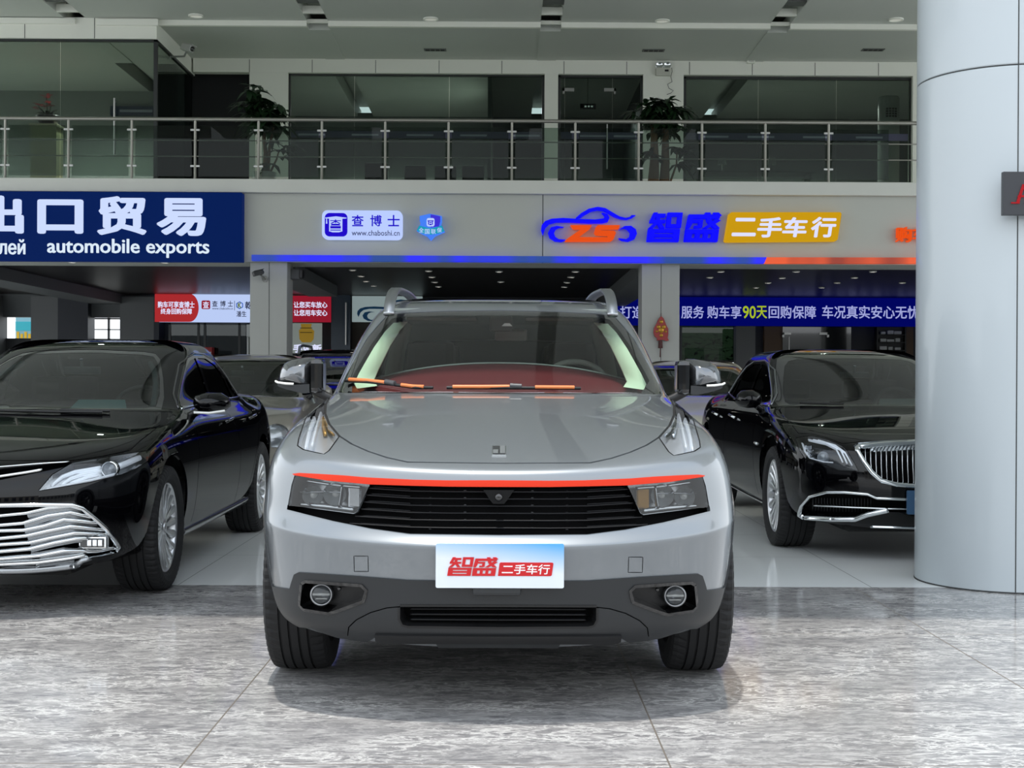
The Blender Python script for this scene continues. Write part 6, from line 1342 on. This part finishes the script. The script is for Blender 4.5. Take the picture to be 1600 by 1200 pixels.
# ------------------------------------------------------------------ ceiling spots
SPOT = emat('spot_light_disc', (255, 250, 240), 9)
RING = mat('spot_ring_white', (200, 200, 196), .5)
spots = [(1126, 424), (1109, 433), (1244, 424), (1222, 434), (1200, 441.5), (1181, 449), (1335, 433.5), (1364, 424), (1308, 441.5), (1284, 449), (1410, 441.5), (899, 424), (892, 432.5), (886, 441), (882, 448),
         (994, 450), (985, 457), (551, 421.5), (564, 431), (572, 439), (584, 446), (670, 423), (679, 440.5), (685, 447.5), (675, 432.5), (780, 424), (783, 440)]
def spot(p, r, m, h=.012, ring=RING):
    e = MB().lathe([(r * 1.25, 0), (r * 1.25, -h), (r, -h - .004), (r, 0)], 'z', 20).build('ceiling_spot', ring); e.location = p
    MB().lathe([(r, -h * .5), (.001, -h * .5)], 'z', 20).build('lamp_disc', m, e); return e
rows = {}
for i, (x, y) in enumerate(spots):
    p = at_z(x, y, ZC); e = spot(p, .05, SPOT)
    side = 'behind the right column' if x > 1062 else 'over the silver SUV roof' if x > 640 else 'beside the left column'
    col_ = sorted([q[0] for q in spots if (q[0] > 1062) == (x > 1062) and (q[0] > 640) == (x > 640)]).index(x) + 1
    ordn = ['first', 'second', 'third', 'fourth', 'fifth', 'sixth', 'seventh', 'eighth', 'ninth', 'tenth', 'eleventh', 'twelfth'][col_ - 1]
    tag(e, f'small lit ceiling spot {side}, {ordn} from the left', 'ceiling light', 'spots in the dark ceiling')
for i, (x, y) in enumerate(((258, 409.5), (401, 411), (113, 409))):
    e = spot(at_z(x, y, Zf(411) - .002), .05, SPOT); tag(e, 'lit spot under the fascia ' + ('below the word exports', 'over the left column', 'below the navy sign near the left edge')[i], 'ceiling light', 'spots under the fascia')
OFFL = mat('opal_lamp_added_glow', (215, 215, 205), .4, emit=(215, 215, 205), estr=.35)  # lamps are off; a faint glow is added to keep the discs pale
for i, (x, y) in enumerate(((306, 24), (673, 29), (1035, 32), (1400, 30))):
    e = spot(at_z(x, y, ZU), .10, OFFL, .02, LTRIM); tag(e, 'round ceiling lamp of the upper storey ' + ('over the glass room corner', 'over the middle left window', 'over the right potted tree', 'beside the white pillar')[i], 'ceiling light', 'round lamps upstairs')
for i, (x, y) in enumerate(((680, 77.5), (1021, 78.5), (1364, 77.5))):
    p = at_z(x, y, ZU2 + .02); e = MB().box(-.20, .20, -.09, .09, -.012, .002, .003).build('ceiling_vent', mat('vent_frame', (96, 98, 95), .5)); e.location = p
    for k in range(4): MB().box(-.17 + .09 * k, -.10 + .09 * k, -.06, .06, -.014, -.010).build('vent_slot', mat('vent_dark', (12, 12, 12), .6), e)
    tag(e, 'slotted ceiling vent upstairs ' + ('over the middle left window', 'left of the emergency lamp', 'near the white pillar')[i], 'vent', 'ceiling vents upstairs')
# ------------------------------------------------------------------ balcony railing
YR = 20.46
rail = empty('railing', (0, YR, zs2), 0, 'steel and glass balcony railing along the upper storey', 'railing')
RS = mat('railing_steel', (150, 148, 140), .32, .9); RPANE = glass_mat('railing_pane', (200, 210, 204), .22)
zr = Zf(189, YR) - zs2
MB().tube([(-14, 0, zr), (14, 0, zr)], .028, 12).build('top_rail', RS, rail)
posts = [7 + 98.9 * k for k in range(-2, 19)]
for k, x in enumerate(posts):
    X = Xf(x, YR)
    if X > 5.6: break
    mb = MB(); mb.tube([(X, 0, zr), (X, 0, .06), (X - .0, -.02, -.02), (X, -.03, -.09)], .02, 10); mb.box(X - .10, X + .10, -.045, -.055 + .02, -.16, -.03, .004); p_ = mb.build('post', RS, rail)
    mb = MB()
    for z in (zr - .16, zr - .70): mb.box(X - .07, X + .07, -.012, .012, z - .015, z + .015, .004)
    mb.build('glass_clamp', STEEL, p_)
    X2 = Xf(x + 98.9, YR); MB().box(X + .05, X2 - .05, -.005, .005, .04, zr - .10).build('glass_panel', RPANE, rail)
for y in (221.5, 246.5): z = Zf(y, YR) - zs2; MB().tube([(-14, .03, z), (14, .03, z)], .009, 8).build('rod', RS, rail)
# ------------------------------------------------------------------ potted trees on the balcony
LEAF = mat('dark_green_leaf', (26, 52, 26), .45, vary=.35, vscale=6); BARK = mat('brown_bark', (110, 84, 60), .8, bump=.4, bscale=60)
def leaf(mb, p, d, L, W, droop):
    d = d.normalized(); s_ = d.cross(Vector((0, 0, 1))); 
    if s_.length < .01: s_ = Vector((1, 0, 0))
    s_.normalize(); n = s_.cross(d); vs = []; ks = ((0, .08), (.25, .7), (.55, 1), (.8, .62), (1, .03))
    for t, w in ks:
        c = p + d * (L * t) + Vector((0, 0, -droop * L * t * t)) ; vs += [c - s_ * (W * w / 2) + n * .006, c, c + s_ * (W * w / 2) + n * .006]
    fs = []
    for i in range(len(ks) - 1): fs += [(3 * i, 3 * i + 1, 3 * i + 4, 3 * i + 3), (3 * i + 1, 3 * i + 2, 3 * i + 5, 3 * i + 4)]
    mb.add(vs, fs, True)
def plant(name, loc, clusters, trunks, pot, label, seed):
    r = random.Random(seed); e = empty(name, loc, 0, label, 'potted plant')
    mb = MB(); mb.lathe([(.001, 0.002), (pot[0] * .8, 0.0), (pot[0], pot[1]), (pot[0] * .92, pot[1]), (pot[0] * .88, pot[1] - .06), (.001, pot[1] - .06)], 'z', 28); mb.build('pot', mat(pot[2], pot[3], .4), e)
    for t in trunks:
        mb = MB(); mb.tube([Vector(q) for q in t[0]], t[1], 8); mb.build('trunk', BARK, e)
    mb = MB()
    for c, n in clusters:
        for k in range(n):
            a = r.uniform(0, 6.28); u = r.uniform(-.1, .7); st = Vector(c) + Vector((r.gauss(0, .10), r.gauss(0, .10), r.gauss(0, .09)))
            for j in range(6):
                b = a + (j - 2.5) * .45; leaf(mb, st, Vector((math.cos(b), math.sin(b), u + r.uniform(-.3, .2))), r.uniform(.20, .34), r.uniform(.06, .10), r.uniform(.3, .9))
    mb.build('foliage', LEAF, e, fix=False); return e
YP = 22.3
def pl(x, y): p = at(x, y, YP); return p.x, p.z - zs2
p0 = at(413, 283, YP)
rel = lambda x, y, dy=0: (at(x, y, YP).x - p0.x, dy, at(x, y, YP).z - zs2)
plant('potted_plant', (p0.x, YP, zs2), [(rel(405, 150), 9), (rel(398, 165), 9), (rel(418, 170), 10), (rel(400, 182), 11), (rel(425, 188), 10), (rel(438, 190), 6), (rel(408, 197), 8), (rel(430, 205), 4), (rel(434, 228), 3), (rel(437, 245), 3)],
      [([(0, 0, .3), (.02, 0, .7), rel(408, 175)], [.045, .035, .02]), ([(.05, .02, .3), (.08, .02, .8), rel(428, 195)], [.03, .025, .015]), ([(.08, 0, .35), (.2, 0, .6), rel(436, 235)], [.02, .015, .01])],
      (.2, .38, 'pale_pot', (170, 172, 164)), 'tall dark-leaved potted tree on the balcony left of the middle window', 3)
p0 = at(1032, 283, YP)
plant('potted_plant', (p0.x, YP, zs2), [(rel(1030, 162), 7), (rel(1018, 172), 8), (rel(1042, 172), 9), (rel(1010, 182), 9), (rel(1030, 185), 11), (rel(1052, 182), 9), (rel(1062, 176), 6), (rel(1022, 198), 8), (rel(1045, 200), 7), (rel(1055, 235), 4), (rel(1060, 246), 4), (rel(1006, 245), 3)],
      [([(-.12, 0, .15), (-.1, 0, .6), rel(1022, 195)], [.10, .075, .05]), ([(.06, .02, .15), (.08, .02, .6), rel(1040, 190)], [.09, .07, .045]), ([(.14, 0, .2), (.26, 0, .55), rel(1058, 235)], [.02, .015, .01])],
      (.26, .22, 'dark_pot', (70, 62, 54)), 'tall thick-stemmed potted tree on the balcony right of the glass door', 8)
# ------------------------------------------------------------------ fixtures upstairs
def cctv(loc, dx, label, white=True, mount='side', s=1.0):
    e = empty('security_camera', loc, 0, label, 'security camera'); m = mat('camera_white', (205, 206, 202), .4) if white else mat('camera_dark', (30, 31, 33), .4); sg = 1 if dx > 0 else -1
    M = Matrix.Rotation(math.radians(18 * sg), 4, 'Y') @ Matrix.Rotation(math.radians(-35 * sg), 4, 'Z')
    mb = MB(); mb.box(-.07 * s, .09 * s, -.035 * s, .035 * s, -.035 * s, .035 * s, .012 * s, M); mb.box(-.05 * s, .11 * s, -.04 * s, .04 * s, .034 * s, .042 * s, .004 * s, M); mb.build('camera_body', m, e)
    mb = MB(); mb.lathe([(.028 * s, 0), (.028 * s, .012 * s), (.001, .014 * s)], 'x', 20, (.09 * s, 0, 0)); o = mb.build('camera_lens', BLACKG, e); o.matrix_local = M
    return e
e = cctv(at(293, 75, 23.5), 1, 'white security camera on the upper ceiling beam beside the glass room', True, s=1.6)
mb = MB(); mb.tube([(0, .0, -.05), (-.05, .02, -.14), (-.2, .05, -.14), (-.28, .05, -.14)], .018, 8); mb.lathe([(.05, -.02), (.05, 0)], 'x', 16, (-.28, .05, -.14)); mb.build('camera_arm', STEEL, e)
e.location.x = xg + .29; e.location.y = 24.0; e.location.z = at(293, 75, 24.0).z
ca = e
e = cctv(at(402, 427, 20.35), -1, 'black security camera on the front of the left column', False, s=1.0)
mb = MB(); mb.tube([(.05, .02, -.02), (.08, .12, -.07), (.08, .21, -.07)], .016, 8); mb.lathe([(.045, .19), (.045, .21)], 'y', 16, (.08, 0, -.07)); mb.build('camera_arm', STEEL, e)
mb = MB(); a_, b_ = P2(21.0, 447, 437), P2(21.0, 470, 421); mb.box(Xf(447) , b_[0], 20.9, 21.1, a_[1], b_[1], .01); o = mb.build('wall_speaker', mat('speaker_grey', (84, 86, 86), .5)); mb = MB(); mb.box(b_[0] - .01, b_[0] + .04, 20.88, 21.12, a_[1] + .02, b_[1] - .01, .008); mb.build('speaker_grille', BLACKP, o); tag(o, 'grey wall speaker on the right side of the left column under the soffit', 'speaker')
# emergency lamp
Ye = YW - .02; c = at(1036, 112, Ye); e = empty('emergency_lamp', (c.x, Ye, c.z), 0, 'twin-head emergency lamp with a loose cable above the right potted tree', 'emergency lamp')
k = Ye / F_PX; mb = MB(); mb.box(-12 * k, 12 * k, -.07, .02, -7 * k, 5.5 * k, .02); mb.build('lamp_case', mat('case_ivory', (198, 198, 186), .4), e)
for sd in (-1, 1):
    mb = MB(); mb.lathe([(.072, -.02), (.07, -.055), (.06, -.05), (.03, -.03), (.001, -.028)], 'y', 24, (sd * 6.2 * k, -.01, 8.8 * k)); mb.lathe([(.072, -.02), (.04, .02), (.001, .024)], 'y', 24, (sd * 6.2 * k, -.01, 8.8 * k)); mb.build('lamp_head', CHROME, e)
mb = MB(); mb.box(2 * k, 8 * k, -.075, -.068, -1 * k, 2 * k); mb.build('lamp_label', BLACKP, e)
mb = MB(); mb.tube([(11 * k, -.02, 3 * k), (13.5 * k, -.02, 6 * k), (14 * k, -.02, 0), (12 * k, -.02, -8 * k), (14 * k, -.02, -16 * k), (7 * k, -.02, -20 * k), (9 * k, -.02, -26 * k), (16 * k, -.02, -30 * k), (12 * k, -.02, -34 * k), (6 * k, -.02, -36 * k)], .006, 6); mb.build('cable', mat('cable_grey', (70, 70, 68), .5), e)
mb = MB(); c = at(1174, 93, YW - .1); mb.box(-.07, .07, 0, .14, -.03, .08, .008); e = mb.build('junction_box', LTRIM); e.location = (c.x, YW - .1, c.z - .03); MB().box(-.05, .05, -.008, .002, -.01, .06, .003).build('box_cover', CONC, e); tag(e, 'small pale junction box on the upper header near the right window', 'junction box')
# reception in the glass room
zf_ = zs2
c = at(73, 283, 25.5); mb = MB(); mb.box(-.24, .24, -.2, .2, 0, at(73, 200, 25.5).z - zf_, .01); e = mb.build('pedestal', mat('beige_stone', (196, 190, 150), .5)); e.location = (c.x, 25.5, zf_); MB().box(-.26, .26, -.22, .22, at(73, 200, 25.5).z - zf_, at(73, 196, 25.5).z - zf_, .006).build('top_slab', mat('beige_stone_top', (170, 165, 138), .4), e); tag(e, 'beige stone pedestal inside the upper glass room', 'pedestal')
zt_ = at(73, 196, 25.5).z
e = empty('flower_pot', (c.x + .02, 25.5, zt_), 0, 'dark bowl of red flowers on the beige pedestal upstairs', 'flower pot'); mb = MB(); mb.lathe([(.001, 0.003), (.13, 0), (.24, .16), (.22, .17), (.001, .14)], 'z', 24); mb.build('pot', mat('dark_glaze', (34, 34, 34), .3), e)
rr = random.Random(5); mb = MB()
for k in range(26):
    a = rr.uniform(0, 6.28); leaf(mb, Vector((rr.gauss(0, .07), rr.gauss(0, .07), .17)), Vector((math.cos(a), math.sin(a), rr.uniform(.3, 1.4))), rr.uniform(.14, .28), .06, .3)
mb.build('leaves', LEAF, e, fix=False); mb = MB()
for x, z in ((-.03, .52), (.02, .55), (-.12, .36), (-.18, .38), (.0, .42), (.05, .36), (-.05, .33), (-.22, .31)):
    for k in range(7):
        a = k * .9; leaf(mb, Vector((x, rr.gauss(0, .05), z)), Vector((math.cos(a), math.sin(a), .35)), .085, .06, .2)
mb.build('flowers', mat('red_petal', (150, 34, 44), .5), e, fix=False); mb = MB()
for x, z in ((-.03, .52), (-.18, .38), (.05, .36)): mb.tube([(0, 0, .12), (x * .6, 0, z * .6), (x, 0, z)], .008, 6)
mb.build('stems', LEAF, e)
c = at(204, 173, 28.4); mb = MB(); a_, b_ = P2(28.5, 172, 180), P2(28.5, 250, 166); mb.box(a_[0], b_[0], 28.5, 28.6, a_[1], b_[1], .005); e = mb.build('reception_sign', mat('sign_blue_grey', (34, 46, 72), .5)); mb = MB(); a_, b_ = P2(28.49, 187, 175), P2(28.49, 238, 171.5); mb.box(a_[0], b_[0], 28.49, 28.5, a_[1], b_[1]); mb.build('sign_print', mat('pale_film_print', (150, 154, 168), .5), e); tag(e, 'dark blue wall sign inside the upper glass room', 'sign')
# office chairs and tower air conditioner behind the windows
CHF = mat('office_chair_fabric', (52, 55, 56), .8)
def office_chair(x, Y, y_top, w_px, label):
    k = Y / F_PX; top = at(x, y_top, Y).z - zs2; w = w_px * k / 2
    e = empty('office_chair', (at(x, 283, Y).x, Y, zs2), 0, label, 'chair', 'office chairs upstairs')
    mb = MB(); mb.box(-w, w, -.04, .03, max(.5, top - .55), top, .03); mb.build('backrest', CHF, e); mb = MB(); mb.box(-w * .98, w * .98, .03, .5, .42, .50, .03); mb.build('seat', CHF, e)
    mb = MB(); mb.tube([(0, .25, .42), (0, .25, .08)], .03, 10)
    for q in range(5): a = q * 1.2566; mb.tube([(0, .25, .09), (.28 * math.cos(a), .25 + .28 * math.sin(a), .05)], .02, 6)
    mb.box(-.03, .03, -.01, .25, .36, .42, .005); mb.build('base', BLACKP, e)
    mb = MB()
    for q in range(5): a = q * 1.2566; mb.lathe([(.001, -.02), (.05, -.02), (.05, .02), (.001, .02)], 'x', 12, (.28 * math.cos(a), .25 + .28 * math.sin(a), .05))
    mb.build('casters', BLACKP, e)
for x, y, w, lb in ((588, 254, 36, 'leftmost of the dark office chairs behind the middle window'), (649, 258.5, 34, 'second dark office chair from the left behind the middle window'), (696, 259, 34, 'third dark office chair from the left behind the middle window'), (739, 259, 34, 'fourth dark office chair from the left behind the middle window')): office_chair(x, 27.0, y, w, lb)
dsk = empty('office_desk', (at(600, 283, 28.2).x, 28.2, zs2), 0, 'long pale office desk behind the middle window upstairs', 'desk'); mb = MB(); mb.box(-1.9, 1.9, -.35, .35, .70, .74, .005); mb.build('desk_top', mat('desk_grey', (120, 124, 122), .5), dsk)
for x in (-1.8, .2, 1.8): MB().box(x - .02, x + .02, -.3, .3, 0, .70).build('leg', STEEL, dsk)
c = at(1388, 283, 26.6); zt2 = at(1388, 152, 26.6).z - zs2; e = empty('air_conditioner', (c.x, 26.6, zs2), 0, 'white cylindrical tower air conditioner behind the right window', 'air conditioner'); AW = mat('appliance_white', (200, 203, 198), .35)
mb = MB(); mb.lathe([(.001, 0), (.2, 0), (.205, .05), (.205, zt2 - .03), (.19, zt2), (.001, zt2)], 'z', 40); mb.build('tower_body', AW, e)
mb = MB(); z1, z0 = zt2 - .24, zt2 - .42
for i in range(4):
    for j in range(4):
        a = math.radians(-90 + (-24 + 16 * i)); mb.box(-.022, .022, -.004, .004, z0 + j * .048, z0 + j * .048 + .034, 0, Matrix.Translation((.205 * math.cos(a), .205 * math.sin(a), 0)) @ Matrix.Rotation(a + math.pi / 2, 4, 'Z'))
mb.build('air_outlet', BLACKP, e)
for x, y, w, lb in ((1128, 240, 12, 'left'), (1206, 262, 10, 'right')):
    c = at(x, 250, 27.5); e = empty('desk_lamp', (c.x, 27.5, at(x, 268, 27.5).z), 0, f'small pale table lamp behind the right window, {lb} of the two', 'lamp', 'table lamps upstairs'); mb = MB(); mb.lathe([(.06, .16), (.10, .02), (.095, .02), (.055, .155)], 'z', 20, (0, 0, .12)); mb.build('lamp_shade', mat('shade_pale', (150, 155, 148), .7), e); mb = MB(); mb.lathe([(.001, 0), (.06, 0), (.06, .015), (.012, .02), (.012, .16), (.001, .16)], 'z', 16); mb.build('lamp_base', STEEL, e)
dsk = empty('office_desk', (at(1170, 283, 27.6).x, 27.6, zs2), 0, 'pale office desk with table lamps behind the right window upstairs', 'desk'); zd = at(1128, 268, 27.5).z - zs2; mb = MB(); mb.box(-1.1, 1.3, -.3, .3, zd - .04, zd, .004); mb.build('desk_top', mat('desk_grey', (120, 124, 122), .5), dsk)
for x in (-1.0, 1.2): MB().box(x - .02, x + .02, -.26, .26, 0, zd - .04).build('leg', STEEL, dsk)
# ------------------------------------------------------------------ ornament on the right column
Yc = YF + .02; c = at(1033, 520, Yc); k = Yc / F_PX; e = empty('hanging_ornament', (c.x, Yc, c.z), 0, 'red and gold lucky hanging ornament with a tassel on the right column', 'ornament')
o_ = [(0, -26), (-4, -22), (-7, -15), (-11, -8), (-12, 0), (-10, 6), (-6, 9), (-7, 12), (3, 11), (8, 13), (12, 12), (10, 8), (11, 2), (11, -6), (7, -14), (4, -22)]
mb = MB(); mb.prism([(x * k, -y * k) for x, y in o_[::-1]], 'y', -.02, .03); mb.build('ornament_plaque', mat('ornament_red', (140, 28, 24), .35), e)
mb = MB()
for x, y, r in ((0, -17, 3), (-4, -9, 3.2), (4, -9, 3.2), (0, -4, 4.5), (-7, -2, 2), (7, -2, 2), (0, 4, 3)): mb.lathe([(r * k, 0), (r * k * .8, -.014), (.001, -.02)], 'y', 14, (x * k, -.018, -y * k))
mb.build('gold_relief', mat('ornament_gold', (185, 140, 50), .35, .6), e)
mb = MB(); mb.tube([(0, .02, 26 * k), (0, .02, 31 * k)], .006, 6); mb.build('hanging_cord', mat('ornament_cord', (60, 20, 18), .6), e)
mb = MB(); mb.tube([(-1 * k, 0, -12 * k), (-1 * k, 0, -24 * k)], [.03, .035], 8); mb.tube([(-1 * k, 0, -24 * k), (-1.4 * k, 0, -38 * k)], .008, 6); mb.build('tassel', mat('ornament_tassel', (70, 30, 28), .7), e)
# shrub outside the garden window
mb = MB(); rr = random.Random(11)
for k_ in range(900):
    a = rr.uniform(0, 6.28); p = Vector((rr.uniform(-1.2, 1.2), rr.gauss(0, .3), rr.uniform(0.1, 2.2))); leaf(mb, p, Vector((math.cos(a), math.sin(a), rr.uniform(-.2, .8))), rr.uniform(.14, .26), rr.uniform(.06, .10), .4)
c = at(1106, 560, 32.2); e = empty('shrub', (c.x, 32.2, -.02), 0, 'dense green shrub outside the window under the blue banner', 'shrub'); mb.build('foliage', LEAF, e, fix=False); mb = MB()
for x in (-.8, -.2, .4, .9): mb.tube([(x, 0, 0), (x * 1.1, .05, 1.4)], [.03, .012], 6)
mb.build('stems', BARK, e)
